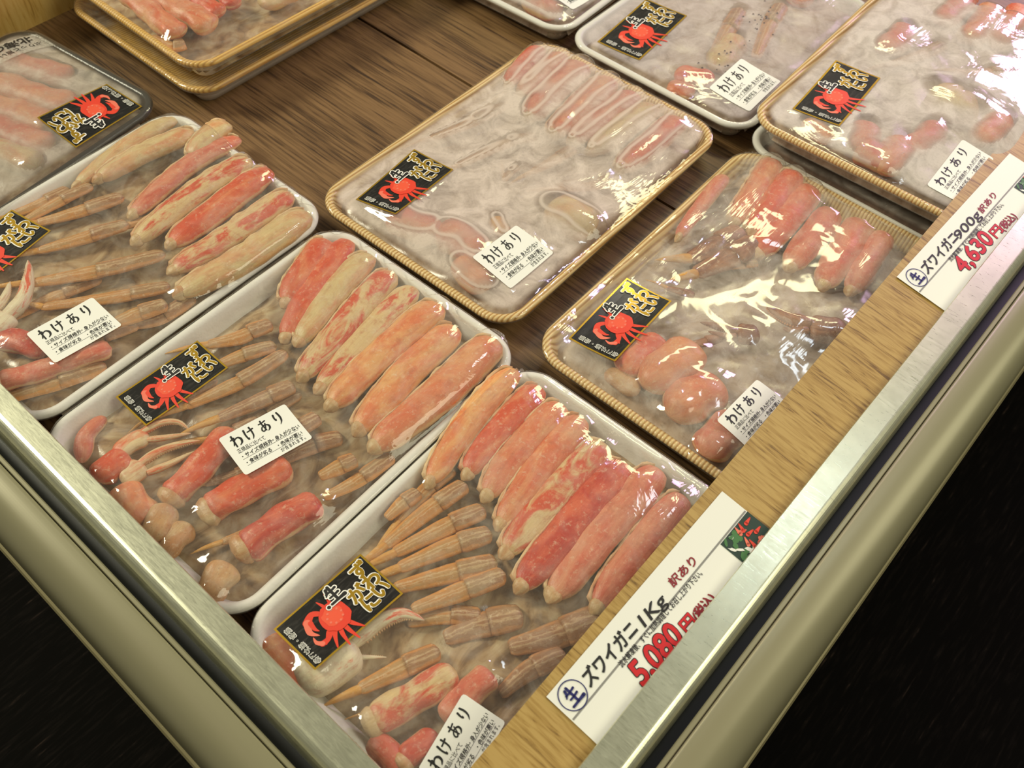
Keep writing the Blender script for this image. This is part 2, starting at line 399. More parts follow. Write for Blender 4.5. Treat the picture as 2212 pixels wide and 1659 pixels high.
# ledge: tilts gently down towards the rail
def cut_y(x): return 0.1015 + (x - 0.25) * 0.0120
mb = MB()
x0, x1 = 0.045, 2.4
def ledge_z(y): return 0.0335 + (y - 0.044) * 0.11
VV = []
for x in (x0, x1):
    for (y, dz) in ((0.022, 0), (cut_y(x), 0), (cut_y(x), -0.004), (0.022, -0.004)):
        VV.append((x, y, ledge_z(y) + dz))
mb.add(VV, [(0, 1, 5, 4), (1, 2, 6, 5), (2, 3, 7, 6), (3, 0, 4, 7), (0, 3, 2, 1), (4, 5, 6, 7)])
mb.build('oak_ledge', MAT['oak'], frz, smooth=False)
mb = MB(); mb.box((0.045, 0.034, -0.06), (2.4, 0.040, 0.0280)); mb.box((0.050, 0.04, -0.06), (0.058, 1.6, 0.030))
mb.build('inner_liner', MAT['inner_wall'], frz, smooth=False)
# boards of the deck, with gaps between
mb = MB()
GAP = at(1090, 230, -0.031)[0]
edges = [0.058, GAP, GAP + 0.44, GAP + 0.88, 2.4]
for i in range(len(edges) - 1):
    mb.box((edges[i] + 0.0020, 0.040, -0.043), (edges[i + 1] - 0.0020, 1.142, -0.031))
mb.build('walnut_boards', MAT['walnut'], frz, smooth=False)
mb = MB(); mb.box((0.058, 0.04, -0.06), (2.4, 1.15, -0.045)); mb.build('well_floor', MAT['rubber'], frz, smooth=False)
mb = MB(); mb.box((0.058, 1.142, -0.05), (2.4, 1.16, 0.075)); mb.build('oak_back_panel', MAT['oak_back'], frz, smooth=False)

fl = MB(); fl.box((-4, -4, -0.90), (6, 6, -0.85)); o = fl.build('floor', MAT['floor'], None, smooth=False); o['kind'] = 'structure'

# ------------------------------------------------------------------ trays and wraps
def rrect(L, Wd, r, nc=10, step=0.006):
    """closed loop of points (counter-clockwise) and outward normals"""
    r = max(r, 0.003); hx, hy = L / 2 - r, Wd / 2 - r; P = []
    for k, (sx, sy) in enumerate(((1, 1), (-1, 1), (-1, -1), (1, -1))):
        for i in range(nc + 1):
            a = k * math.pi / 2 + i / nc * math.pi / 2
            P.append((sx * hx + r * math.cos(a), sy * hy + r * math.sin(a)))
    return P
PROFILE = [(-.030, -.0305), (-.021, -.0300), (-.015, -.017), (-.0080, -.0075), (-.0030, -.0062), (-.0006, -.0040), (0, -.0020), (-.0012, 0.0),
           (-.0038, .0012), (-.0068, .0008), (-.0092, -.0012), (-.0125, -.0080), (-.0185, -.0215), (-.0230, -.0255), (-.0300, -.0265)]
RAD = 0.036
class Pack:
    pass
def make_pack(cx, cy, zr, L, Wd, yaw, kind, filmm, label, cat='tray', film=True, name='seafood_tray'):
    p = Pack(); p.c = (cx, cy); p.zr = zr; p.L = L; p.W = Wd; p.yaw = math.radians(yaw); p.kind = kind; p.filmm = filmm; p.obst = []; p.labels = []
    p.root = empty(name, (cx, cy, zr - .0305), label, cat)
    cs, sn = math.cos(p.yaw), math.sin(p.yaw)
    p.toW = lambda x, y: (cx + x * cs - y * sn, cy + x * sn + y * cs)
    p.toL = lambda X, Y: ((X - cx) * cs + (Y - cy) * sn, -(X - cx) * sn + (Y - cy) * cs)
    V = []; Fc = []; I = []
    n = None
    for (d, z) in PROFILE:
        loop = rrect(L + 2 * d, Wd + 2 * d, RAD + d)
        n = len(loop)
        for (x, y) in loop: X, Y = p.toW(x, y); V.append((X, Y, zr + z))
    for k in range(len(PROFILE) - 1):
        for i in range(n):
            j = (i + 1) % n; Fc.append((k * n + i, k * n + j, (k + 1) * n + j, (k + 1) * n + i)); I.append(1 if k < 4 else 0)
    Fc.append(tuple(range((len(PROFILE) - 1) * n, len(PROFILE) * n))); I.append(0)
    Fc.append(tuple(reversed(range(n)))); I.append(1)
    top, und = {'white': ('foam', 'foam'), 'wood': ('woodprint', 'foam'), 'gold': ('goldprint', 'foam'), 'black': ('foam_black', 'foam_black')}[kind]
    p.tray = obj('foam_tray', V, Fc, [MAT[top], MAT[und]], p.root, I)
    return p

def sdist(x, y, L, Wd, r):
    """signed distance to a rounded rectangle, negative inside"""
    qx = np.abs(x) - (L / 2 - r); qy = np.abs(y) - (Wd / 2 - r)
    return np.hypot(np.maximum(qx, 0), np.maximum(qy, 0)) + np.minimum(np.maximum(qx, qy), 0) - r

def finish_film(p, sag=0.0, step=0.0028, wr=0.0002, iters=700):
    L, Wd = p.L, p.W
    nx = int(L / step) + 1; ny = int(Wd / step) + 1
    xs = np.linspace(-L / 2, L / 2, nx); ys = np.linspace(-Wd / 2, Wd / 2, ny)
    X, Y = np.meshgrid(xs, ys, indexing='ij')
    cs, sn = math.cos(p.yaw), math.sin(p.yaw)
    WX = p.c[0] + X * cs - Y * sn; WY = p.c[1] + X * sn + Y * cs
    O = np.full(X.shape, p.zr - 0.020)
    for (q, w, h) in p.obst:          # ellipsoidal beads along every piece
        m = ((WX - q[0]) ** 2 + (WY - q[1]) ** 2) / (w * w)
        O = np.where(m < 1, np.maximum(O, q[2] + 0.0008 + h * np.sqrt(np.maximum(0, 1 - m))), O)
    sd = sdist(X, Y, L, Wd, RAD)
    rimz = p.zr + 0.0022
    fixed = sd > -0.0085
    H = np.where(fixed, rimz, np.maximum(O + 0.0006, rimz - sag))
    O = O + 0.0007
    for it in range(iters):
        A = H.copy()
        A[1:-1, 1:-1] = 0.25 * (H[2:, 1:-1] + H[:-2, 1:-1] + H[1:-1, 2:] + H[1:-1, :-2]) - sag * 0.002
        A = np.maximum(A, O); H = np.where(fixed, rimz, H + 1.0 * (A - H))
    # small wrinkles
    s = sum(np.sin(X * a + Y * b + c) for a, b, c in rng.uniform(-160, 160, (7, 3))) / 4
    fade = np.clip((-sd - 0.012) / 0.01, 0, 1)
    H = H + wr * (s + 1) * fade
    p.nx, p.ny, p.H = nx, ny, H
    gap = H - O + 0.0002; inside = np.clip((-sd - 0.0115) / 0.006, 0, 1)
    # stickers flatten the wrap under them
    for lb in p.labels:
        c0, ax, ay, w, h = lb['c'], lb['ax'], lb['ay'], lb['w'], lb['h']
        U = (WX - c0[0]) * ax[0] + (WY - c0[1]) * ax[1]; Vv = (WX - c0[0]) * ay[0] + (WY - c0[1]) * ay[1]
        ins = (np.abs(U) < w / 2 + 0.002) & (np.abs(Vv) < h / 2 + 0.002) & (sd < 0)
        u, v, z = U[ins], Vv[ins], H[ins]
        Am = np.stack([np.ones_like(u), u, v, u * u, u * v, v * v], 1)
        k, *_ = np.linalg.lstsq(Am, z, rcond=None)
        res = z - Am @ k; k[0] += np.percentile(res, 99) + 0.0002
        lb['k'] = k
        full = k[0] + k[1] * U + k[2] * Vv + k[3] * U * U + k[4] * U * Vv + k[5] * Vv * Vv
        tgt = full - 0.0005
        f = np.clip((0.006 - np.maximum(np.abs(U) - w / 2, np.abs(Vv) - h / 2)) / 0.006, 0, 1)
        f = np.where(fixed, np.where(f >= 1, 1, 0) * 0, f)
        H = np.maximum(H * (1 - f) + tgt * f, np.where(f < 0.99, O, -1))
    keep = {}
    V = []; G = []; IN = []
    def vid(i, j):
        if (i, j) in keep: return keep[(i, j)]
        x, y = xs[i], ys[j]; s_ = sd[i, j]; z = H[i, j]
        if s_ > -0.0005:
            # pull back on to the edge of the rim
            e = 1e-4
            gx = (sdist(x + e, y, L, Wd, RAD) - sdist(x - e, y, L, Wd, RAD)) / (2 * e)
            gy = (sdist(x, y + e, L, Wd, RAD) - sdist(x, y - e, L, Wd, RAD)) / (2 * e)
            x -= gx * (s_ + 0.0005); y -= gy * (s_ + 0.0005); z = rimz - 0.0012
        a, b = p.toW(x, y); V.append((a, b, z)); G.append(max(0.0, gap[i, j])); IN.append(inside[i, j]); keep[(i, j)] = len(V) - 1
        return keep[(i, j)]
    Fc = []
    for i in range(nx - 1):
        for j in range(ny - 1):
            if min(sd[i, j], sd[i + 1, j], sd[i, j + 1], sd[i + 1, j + 1]) < -0.0006:
                Fc.append((vid(i, j), vid(i + 1, j), vid(i + 1, j + 1), vid(i, j + 1)))
    INS = None
    n0 = len(V)
    skirt = [(-.0005, .0010), (.0007, -.0020), (.0002, -.0048), (-.0040, -.0075), (-.0120, -.0165)]
    for (d, z) in skirt:
        loop = rrect(L + 2 * d, Wd + 2 * d, RAD + d); n = len(loop)
        for (x, y) in loop: a, b = p.toW(x, y); V.append((a, b, p.zr + z)); G.append(0.0); IN.append(0.0)
    for k in range(len(skirt) - 1):
        for i in range(n): j = (i + 1) % n; Fc.append((n0 + k * n + i, n0 + (k + 1) * n + i, n0 + (k + 1) * n + j, n0 + k * n + j))
    obj('plastic_wrap', V, Fc, MAT[p.filmm], p.root, attrs={'gap': G, 'inside': IN})
    for lb in p.labels: lb['fn'](p, lb)

def ice_fill(p, m, level=-0.011, label='', amp=0.0022, group=None):
    """cloudy frozen juice filling the bottom of the tray: nobody could count it"""
    L, Wd = p.L - 0.024, p.W - 0.024; step = 0.005
    nx = int(L / step); ny = int(Wd / step); xs = np.linspace(-L / 2, L / 2, nx); ys = np.linspace(-Wd / 2, Wd / 2, ny)
    X, Y = np.meshgrid(xs, ys, indexing='ij'); sd = sdist(X, Y, L, Wd, RAD - .012)
    s = sum(np.sin(X * a + Y * b + c) for a, b, c in rng.uniform(-130, 130, (8, 3))) / 3
    Z = p.zr + level + amp * s
    edge = np.clip((-sd) / 0.022, 0, 1); Z = p.zr - 0.0215 + (Z - p.zr + 0.0215) * np.sqrt(edge)
    V = []; idx = {}
    for i in range(nx):
        for j in range(ny):
            if sd[i, j] < 0.0005: idx[(i, j)] = len(V); V.append((*p.toW(xs[i], ys[j]), Z[i, j]))
    Fc = [(idx[(i, j)], idx[(i + 1, j)], idx[(i + 1, j + 1)], idx[(i, j + 1)]) for i in range(nx - 1) for j in range(ny - 1)
          if all(k in idx for k in ((i, j), (i + 1, j), (i + 1, j + 1), (i, j + 1)))]
    o = obj('frozen_glaze', V, Fc, MAT[m], None, loc=(p.c[0], p.c[1], p.zr - .026))
    o['label'] = label; o['category'] = 'ice'; o['kind'] = 'stuff'
    return o

# ------------------------------------------------------------------ crab pieces
def catmull(P, k):
    P = [np.array(p, float) for p in P]; out = []
    if len(P) == 2: P = [P[0], (P[0] + P[1]) / 2, P[1]]
    for i in range(len(P) - 1):
        p0 = P[max(i - 1, 0)]; p1 = P[i]; p2 = P[i + 1]; p3 = P[min(i + 2, len(P) - 1)]
        for j in range(k):
            t = j / k
            out.append(0.5 * ((2 * p1) + (-p0 + p2) * t + (2 * p0 - 5 * p1 + 4 * p2 - p3) * t * t + (-p0 + 3 * p1 - 3 * p2 + p3) * t ** 3))
    out.append(P[-1]); return np.array(out)
def tube(path, wf, hf, n=16, lump=0.06, seed=0, ridge=0.0, flat=0.0, crease=False, keel=False):
    """path Nx3, wf(t) half width, hf(t) half height; returns V,F,UV"""
    r_ = np.random.default_rng(seed); N = len(path)
    T = np.gradient(path, axis=0); T /= np.linalg.norm(T, axis=1)[:, None] + 1e-9
    S = np.cross(T, [0, 0, 1]); S /= np.linalg.norm(S, axis=1)[:, None] + 1e-9
    U = np.cross(S, T)
    ln = np.concatenate([[0], np.cumsum(np.linalg.norm(np.diff(path, axis=0), axis=1))])
    ph = r_.uniform(0, 6.3, 6); V = []; UV = []
    for i in range(N):
        t = ln[i] / ln[-1]; w = wf(t); h = hf(t)
        for j in range(n):
            a = 2 * math.pi * j / n
            c, s = math.cos(a), math.sin(a)
            rr = 1 + lump * (math.sin(ln[i] * 190 + ph[0] + 2 * a) * .5 + math.sin(ln[i] * 75 + ph[1] - a) * .6 + math.sin(3 * a + ph[2] + ln[i] * 60) * .35)
            if ridge: rr += ridge * math.exp(-((a - math.pi * .62) / .22) ** 2)
            if crease: rr *= 1 - .10 * math.exp(-((a - 1.05 - .25 * math.sin(ln[i] * 25 + ph[3])) / .16) ** 2) - .06 * math.exp(-((a - 2.2) / .18) ** 2)
            ec, es = (1.45, 1.35) if keel else (0.85, 0.9)
            cc = math.copysign(abs(c) ** ec, c); ss = math.copysign(abs(s) ** es, s)
            V.append(path[i] + S[i] * (w * cc * rr) + U[i] * (h * ss * rr))
            UV.append((ln[i] * 10, j / n if j <= n / 2 else 1 - j / n))
    Fc = []
    for i in range(N - 1):
        for j in range(n):
            k = (j + 1) % n; Fc.append((i * n + j, i * n + k, (i + 1) * n + k, (i + 1) * n + j))
    Fc.append(tuple(range(n))[::-1]); Fc.append(tuple(range((N - 1) * n, N * n)))
    return np.array(V), Fc, UV
def along(V, n):
    N = len(V) // n; return [i / (N - 1) for i in range(N) for _ in range(n)]
def prof(pts):
    xs, ys = zip(*pts); return lambda t: float(np.interp(t, xs, ys))
RND = lambda w, a=.12, b=.12, s=1.0, e=1.0: (lambda t: w * (s + (e - s) * t) * min(1.0, math.sqrt(max(0.0, 1 - (1 - t / a) ** 2)) if t < a else 1.0,
                                              math.sqrt(max(0.0, 1 - (1 - (1 - t) / b) ** 2)) if t > 1 - b else 1.0) + 0.0004)
def pxpath(pts, z):
    out = []
    for q in pts:
        zz = z + (q[2] if len(q) > 2 else 0)
        out.append(at(q[0], q[1], zz))
    return out
SEED = [100]
def addobst(p, path, wf, hf):
    if p is None: return
    ln = np.linspace(0, 1, len(path))
    l2 = np.linspace(0, 1, max(24, 3 * len(path))); path = np.asarray(path); path = np.stack([np.interp(l2, ln, path[:, i]) for i in range(3)], 1); ln = l2
    for q, t in zip(path, ln): p.obst.append((q, max(wf(t) * 1.06, .0015), max(hf(t) * 1.06, .001)))

def crab_leg(p, pts, w, mat, label, z=-0.0015, shin=None, shin_w=26, shin_mat='tan', tip=True, rim=1, knob=True, group=None, taper=0.84, flat=0.60, tipto=None):
    """thick peeled shank, pale shell edge, joint, thin lower shell and golden tip"""
    SEED[0] += 1; sd = SEED[0]; zz = p.zr + z
    path = catmull(pxpath(pts, zz), 14 if len(pts) > 2 else 16)
    hw = px2m(w, path[0]) * 0.565
    j_ = np.random.default_rng(sd).uniform(-.06, .06, 4)
    wf = prof([(0, hw * .30), (.02, hw * .62), (.07, hw * (.86 + j_[0])), (.2, hw * 1.0), (.5, hw * (.98 + j_[1] * .6)), (.75, hw * (.93 + j_[2])), (.90, hw * .80), (.965, hw * .62), (1, hw * .40)]); hf = lambda t: wf(t) * flat * (1 if t > .08 else .75)
    path = path.copy(); k = np.linspace(0, 1, len(path)); path[:, 2] += 0.0016 * np.sin(k * 3.1)
    root = empty('crab_shank', tuple(path[0] - np.array([0, 0, hw * flat])), label, 'crab leg', group)
    V, Fc, UV = tube(path, wf, hf, 20, 0.04, sd, crease=True)
    obj('leg_meat', V, Fc, MAT[mat], root, uv=UV, attrs={'along': along(V, 20)}); addobst(p, path, wf, hf)
    # thin pale shell edge running down one side
    if rim:
        T = np.gradient(path, axis=0); T /= np.linalg.norm(T, axis=1)[:, None]
        S = np.cross(T, [0, 0, 1]); rp = []
        for i, t in enumerate(np.linspace(0, 1, len(path))):
            rp.append(path[i] + S[i] * rim * wf(t) * 1.00 + np.array([0, 0, -0.0004]))
        V, Fc, UV = tube(np.array(rp), lambda t: 0.0019 + .0006 * math.sin(t * 47) + .0004 * math.sin(t * 111), lambda t: 0.0042 + 0.0005 * math.sin(t * 31 + sd), 8, 0.22, sd)
        obj('shell_edge', V, Fc, MAT['rim'], root, uv=UV)
    e = path[-1]; T = path[-1] - path[-3]; T /= np.linalg.norm(T)
    if knob:
        kp = np.array([e - T * .004, e + T * .001, e + T * .0055, e + T * .0085])
        kf = prof([(0, hw * .40), (.35, hw * .47), (.7, hw * .36), (1, hw * .10)])
        V, Fc, UV = tube(catmull(kp, 4), kf, lambda t: kf(t) * .8, 14, 0.16, sd + 3)
        obj('leg_joint', V, Fc, MAT['knob'], root, uv=UV); addobst(p, kp, kf, kf)
    if shin:
        make_shin(p, root, shin, shin_w, zz - (0.0005 if shin_mat == 'claw_dark' else 0.003), shin_mat, sd, tip, tipto)
    return root
def make_shin(p, root, pts, w, zz, mat, sd, tip, tipto):
    P = pxpath(pts, zz); path = catmull(P, 12)
    hw = px2m(w, path[0]) * 0.54 * 1.15
    n = len(path); k = max(4, int(n * .42))
    A = path[:k + 1]; B = path[max(0, k - 3):]
    wa = prof([(0, hw * .18), (.04, hw * .55), (.13, hw * .82), (.4, hw * .90), (.85, hw * .96), (.97, hw * .93), (1, hw * .88)])
    wb = prof([(0, hw * .50), (.12, hw * .84), (.3, hw * .86), (.8, hw * .62), (.95, hw * .56), (1, hw * .36)])
    lift = 0.0016
    A = A.copy(); A[:, 2] += lift * np.linspace(0, 1, len(A))
    V, Fc, UV = tube(A, wa, lambda t: wa(t) * .52, 14, 0.04, sd + 5, keel=True)
    obj('middle_segment', V, Fc, MAT[mat], root, uv=UV); addobst(p, A, wa, lambda t: wa(t) * .52)
    V, Fc, UV = tube(B, wb, lambda t: wb(t) * .52, 14, 0.03, sd + 6, keel=True)
    obj('lower_segment', V, Fc, MAT['tan2' if mat == 'tan' else mat], root, uv=UV); addobst(p, B, wb, lambda t: wb(t) * .52)
    if tip:
        e = path[-1]; T = path[-1] - path[-4]; T /= np.linalg.norm(T)
        q = at(*tipto, zz - .002) if tipto else e + T * hw * 3.8
        m = (e + q) / 2 + np.array([0, 0, .0015])
        tp = catmull([e - T * .002, m, q], 6); tf = prof([(0, hw * .40), (.2, hw * .42), (.65, hw * .24), (1, .0003)])
        V, Fc, UV = tube(tp, tf, lambda t: tf(t) * .7, 10, 0.03, sd + 9, keel=True)
        obj('leg_tip', V, Fc, MAT['gold'], root, uv=UV)
def shin_only(p, pts, w, label, z=-.006, mat='tan', tip=True, tipto=None, group=None):
    SEED[0] += 1; zz = p.zr + z; a = at(pts[0][0], pts[0][1], zz)
    root = empty('crab_shell_piece', tuple(a - np.array([0, 0, .005])), label, 'crab leg', group)
    make_shin(p, root, pts, w, zz, mat, SEED[0], tip, tipto); return root
def lump(p, pts, w, mat, label, z=-.003, flat=.62, name='crab_shoulder', cat='crab piece', lumpy=.12, ends=(.3, .3), taper=1.0, collar=None):
    if mat == 'tan': mat = 'knuckle'
    if collar == 'tan': collar = 'knuckle'
    SEED[0] += 1; path = catmull(pxpath(pts, p.zr + z), 12); hw = px2m(w, path[0]) * .54
    wf = RND(hw, ends[0], ends[1], 1, taper); hf = lambda t: wf(t) * flat
    root = empty(name, tuple(path[0] - np.array([0, 0, hw * flat])), label, cat)
    V, Fc, UV = tube(path, wf, hf, 20, lumpy, SEED[0]); obj('flesh', V, Fc, MAT[mat], root, uv=UV, attrs={'along': along(V, 20)}); addobst(p, path, wf, hf)
    if collar:
        e = path[-1]; T = path[-1] - path[-3]; T /= np.linalg.norm(T)
        kp = catmull([e - T * hw * .5, e + T * hw * .1, e + T * hw * .5], 5)
        cf = prof([(0, hw * .82), (.4, hw * 1.02), (.8, hw * .8), (1, hw * .3)])
        V, Fc, UV = tube(kp, cf, lambda t: cf(t) * flat, 16, .14, SEED[0] + 4); obj('shell_collar', V, Fc, MAT[collar], root, uv=UV)
        addobst(p, kp, cf, lambda t: cf(t) * flat)
    return root
def claw(p, palm, upper, lower, w, label, mat='claw', z=-.002, wu=None, wl=None):
    """palm with one curved movable finger and one fixed finger"""
    SEED[0] += 1; sd = SEED[0]; zz = p.zr + z
    root = empty('crab_claw', tuple(at(palm[0][0], palm[0][1], zz) - np.array([0, 0, .005])), label, 'crab claw')
    pp = catmull(pxpath(palm, zz), 10); hw = px2m(w, pp[0]) * .54; wf = RND(hw, .3, .25)
    V, Fc, UV = tube(pp, wf, lambda t: wf(t) * .55, 16, .07, sd); obj('palm', V, Fc, MAT[mat], root, uv=UV); addobst(p, pp, wf, lambda t: wf(t) * .55)
    for nm, pts, ww in (('moving_finger', upper, wu or w * .42), ('fixed_finger', lower, wl or w * .34)):
        fp = catmull(pxpath(pts, zz + .001), 9); h2 = px2m(ww, fp[0]) * .54
        ff = prof([(0, h2 * .8), (.2, h2), (.6, h2 * .78), (.9, h2 * .38), (1, .0004)])
        V, Fc, UV = tube(fp, ff, lambda t: ff(t) * .8, 12, .03, sd + 2); f = obj(nm, V, Fc, MAT[mat], root, uv=UV); addobst(p, fp, ff, lambda t: ff(t) * .8)
        # row of small teeth on the inner edge
        T = np.gradient(fp, axis=0); T /= np.linalg.norm(T, axis=1)[:, None]; S = np.cross(T, [0, 0, 1])
        oth = pxpath(lower if nm == 'moving_finger' else upper, zz); om = np.mean(oth, axis=0)
        sg = 1 if np.dot(S[len(S) // 2], om - fp[len(fp) // 2]) > 0 else -1
        mb = MB(); K = len(fp)
        for i in range(int(K * .15), int(K * .85)):
            t = i / (K - 1); c = fp[i] + S[i] * sg * ff(t) * .9; r = max(.0006, ff(t) * .22)
            tv = [c + T[i] * r, c - T[i] * r, c + np.array([0, 0, r]), c - np.array([0, 0, r]), c + S[i] * sg * r * 1.6]
            mb.add(tv, [(0, 2, 4), (2, 1, 4), (1, 3, 4), (3, 0, 4), (0, 3, 2), (1, 2, 3)])
        mb.build('teeth', MAT['rim'], f)
    return root

# ------------------------------------------------------------------ lettering
_tcache = {}
def text2d(s, size=1.0, offset=0.0, shear=0.0, align='LEFT'):
    key = (s, offset, shear)
    if key not in _tcache:
        cu = bpy.data.curves.new('lettering_source', 'FONT'); cu.body = s; cu.size = 1.0; cu.offset = offset; cu.shear = shear
        cu.resolution_u = 3; cu.fill_mode = 'BOTH' if hasattr(cu, 'fill_mode') else 'FRONT'
        o = bpy.data.objects.new('lettering_source', cu); COL.objects.link(o)
        bpy.context.view_layer.update()
        dg = bpy.context.evaluated_depsgraph_get(); me = o.evaluated_get(dg).to_mesh()
        V = np.array([v.co[:2] for v in me.vertices]).reshape(-1, 2); Fc = [tuple(f.vertices) for f in me.polygons]
        o.evaluated_get(dg).to_mesh_clear()
        bpy.data.objects.remove(o); bpy.data.curves.remove(cu)
        _tcache[key] = (V, Fc)
    V, Fc = _tcache[key]
    return V * size, Fc
class Flat:
    """2-D artwork, later laid on a surface"""
    def __init__(s): s.items = []
    def poly(s, P, mi, layer, extra=None):
        s.items.append((np.array(P, float), [tuple(range(len(P)))] if extra is None else extra, mi, layer)); return s
    def rect(s, x0, y0, x1, y1, mi, layer, nx=1, ny=1):
        P = [(x0 + (x1 - x0) * i / nx, y0 + (y1 - y0) * j / ny) for i in range(nx + 1) for j in range(ny + 1)]
        Fc = [(i * (ny + 1) + j, (i + 1) * (ny + 1) + j, (i + 1) * (ny + 1) + j + 1, i * (ny + 1) + j + 1) for i in range(nx) for j in range(ny)]
        return s.poly(P, mi, layer, Fc)
    def text(s, txt, x, y, size, mi, layer, offset=0.0, shear=0.0, rot=0.0, sx=1.0, fit=None, center=False):
        V, Fc = text2d(txt, size, 0.0, shear)
        if len(V) == 0: return s
        V = V.copy(); w = V[:, 0].max() - V[:, 0].min()
        if fit: sx = fit / w
        V[:, 0] *= sx
        if center: V -= (V.max(0) + V.min(0)) / 2
        c, n = math.cos(rot), math.sin(rot)
        V = V @ np.array([[c, n], [-n, c]]) + np.array([x, y]); s.items.append((V, Fc, mi, layer))
        if offset > 0.004:
            k = 6 if offset < .05 else 10
            for i in range(k):
                a = 2 * math.pi * i / k; s.items.append((V + offset * size * np.array([math.cos(a), math.sin(a)]), Fc, mi, layer - 0.02 * (i + 1)))
        return s
    def ell(s, x, y, a, b, mi, layer, rot=0.0, n=18, seed=None, j=0.0):
        r = np.random.default_rng(seed or 0); P = []
        for i in range(n):
            t = 2 * math.pi * i / n; k = 1 + r.uniform(-j, j); u, v = a * k * math.cos(t), b * k * math.sin(t)
            P.append((x + u * math.cos(rot) - v * math.sin(rot), y + u * math.sin(rot) + v * math.cos(rot)))
        return s.poly(P, mi, layer)
    def stroke(s, P, W_, mi, layer):
        """brush stroke: centre line P, half widths W_"""
        P = np.array(P, float)
        k = np.linspace(0, 1, len(P)); m = max(10, 5 * len(P)); tt = np.linspace(0, 1, m)
        if len(P) > 2:
            Q = np.array([c[:2] for c in catmull([(*q, 0) for q in P], 6)]); kk = np.linspace(0, 1, len(Q))
        else: Q = P; kk = k
        C = np.stack([np.interp(tt, kk, Q[:, 0]), np.interp(tt, kk, Q[:, 1])], 1)
        Wd = np.interp(tt, np.linspace(0, 1, len(W_)), W_)
        T = np.gradient(C, axis=0); T /= np.linalg.norm(T, axis=1)[:, None] + 1e-9; N_ = np.stack([-T[:, 1], T[:, 0]], 1)
        A = C + N_ * Wd[:, None]; B = C - N_ * Wd[:, None]
        V = list(A) + list(B); Fc = [(i, i + 1, m + i + 1, m + i) for i in range(m - 1)]
        for e, w in ((C[0], Wd[0]), (C[-1], Wd[-1])):
            n0 = len(V); V += [e + w * np.array([math.cos(a), math.sin(a)]) for a in np.linspace(0, 2 * math.pi, 10, endpoint=False)]
            Fc.append(tuple(range(n0, n0 + 10)))
        s.items.append((np.array(V), Fc, mi, layer)); return s
    def lay(s, fn, lift=0.00012):
        V = []; Fc = []; I = []
        for P, fc, mi, layer in s.items:
            n = len(V)
            for (x, y) in P: V.append(fn(x, y, layer * lift))
            Fc += [tuple(i + n for i in f) for f in fc]; I += [mi] * len(fc)
        return V, Fc, I

# brush glyphs in a 0..1 box
BRUSH = {
 'わ': [([(.30, .95), (.29, .5), (.27, .05)], [.06, .05, .045]), ([(.08, .68), (.30, .74), (.42, .72), (.10, .22)], [.04, .045, .045, .03]),
       ([(.12, .26), (.40, .58), (.70, .68), (.90, .50), (.84, .22), (.58, .06)], [.025, .035, .05, .07, .06, .02])],
 'け': [([(.16, .92), (.10, .5), (.16, .12), (.24, .26)], [.06, .05, .05, .015]), ([(.38, .68), (.62, .70), (.92, .76)], [.045, .04, .05]),
       ([(.70, .95), (.72, .6), (.66, .25), (.48, .02)], [.055, .05, .045, .015])],
 'あ': [([(.18, .78), (.45, .78), (.80, .84)], [.045, .04, .045]), ([(.44, .96), (.42, .6), (.48, .12)], [.05, .045, .04]),
       ([(.68, .64), (.52, .32), (.28, .12), (.14, .24), (.28, .46), (.60, .54), (.86, .40), (.82, .16), (.58, .02)], [.04, .035, .04, .045, .035, .04, .06, .055, .015])],
 'り': [([(.30, .90), (.24, .62), (.28, .42), (.36, .54)], [.06, .05, .045, .015]), ([(.68, .96), (.74, .6), (.66, .25), (.42, .0)], [.055, .06, .05, .012])],
 '生': [([(.34, .92), (.26, .72), (.12, .58)], [.06, .05, .02]), ([(.20, .70), (.50, .70), (.80, .74)], [.04, .04, .05]),
       ([(.50, .98), (.51, .5), (.50, .08)], [.06, .055, .055]), ([(.24, .42), (.50, .42), (.78, .45)], [.04, .04, .05]), ([(.08, .08), (.50, .09), (.94, .10)], [.05, .05, .08])],
}
def brush(fl, ch, x, y, w, h, mi, layer, grow=0.0, bold=1.0):
    for P, Wd in BRUSH[ch]:
        fl.stroke([(x + a * w, y + b * h) for a, b in P], [q * bold * min(w, h) + grow for q in Wd], mi, layer)

def px_rect(p4, z):
    """four traced corners (left end bottom.. order: A low-left, B up-left of text, C, D) -> centre, axes, size.  A->B runs along the baseline's top, B->C goes down"""
    Q = [at(a, b, z) for a, b in p4]
    c = sum(Q) / 4; ax = (Q[1] - Q[0]) + (Q[2] - Q[3]); ax[2] = 0; ax /= np.linalg.norm(ax)
    ay = np.array([-ax[1], ax[0], 0]); w = (np.linalg.norm(Q[1] - Q[0]) + np.linalg.norm(Q[2] - Q[3])) / 2
    h = (np.linalg.norm(Q[2] - Q[1]) + np.linalg.norm(Q[3] - Q[0])) / 2
    return c, ax, ay, w, h
def sticker(p, corners, kind, z=0.006):
    c, ax, ay, w, h = px_rect(corners, p.zr + z)
    p.labels.append(dict(c=c, ax=ax, ay=ay, w=w, h=h, fn=kind))
def lay_on(lb, fl, name, mats, p):
    k = lb['k']; c, ax, ay = lb['c'], lb['ax'], lb['ay']
    def fn(x, y, dz):
        u, v = x, y
        z = k[0] + k[1] * u + k[2] * v + k[3] * u * u + k[4] * u * v + k[5] * v * v
        return (c[0] + ax[0] * u + ay[0] * v, c[1] + ax[1] * u + ay[1] * v, z + 0.0003 + dz)
    V, Fc, I = fl.lay(fn); return obj(name, V, Fc, mats, p.root, I, smooth=False)
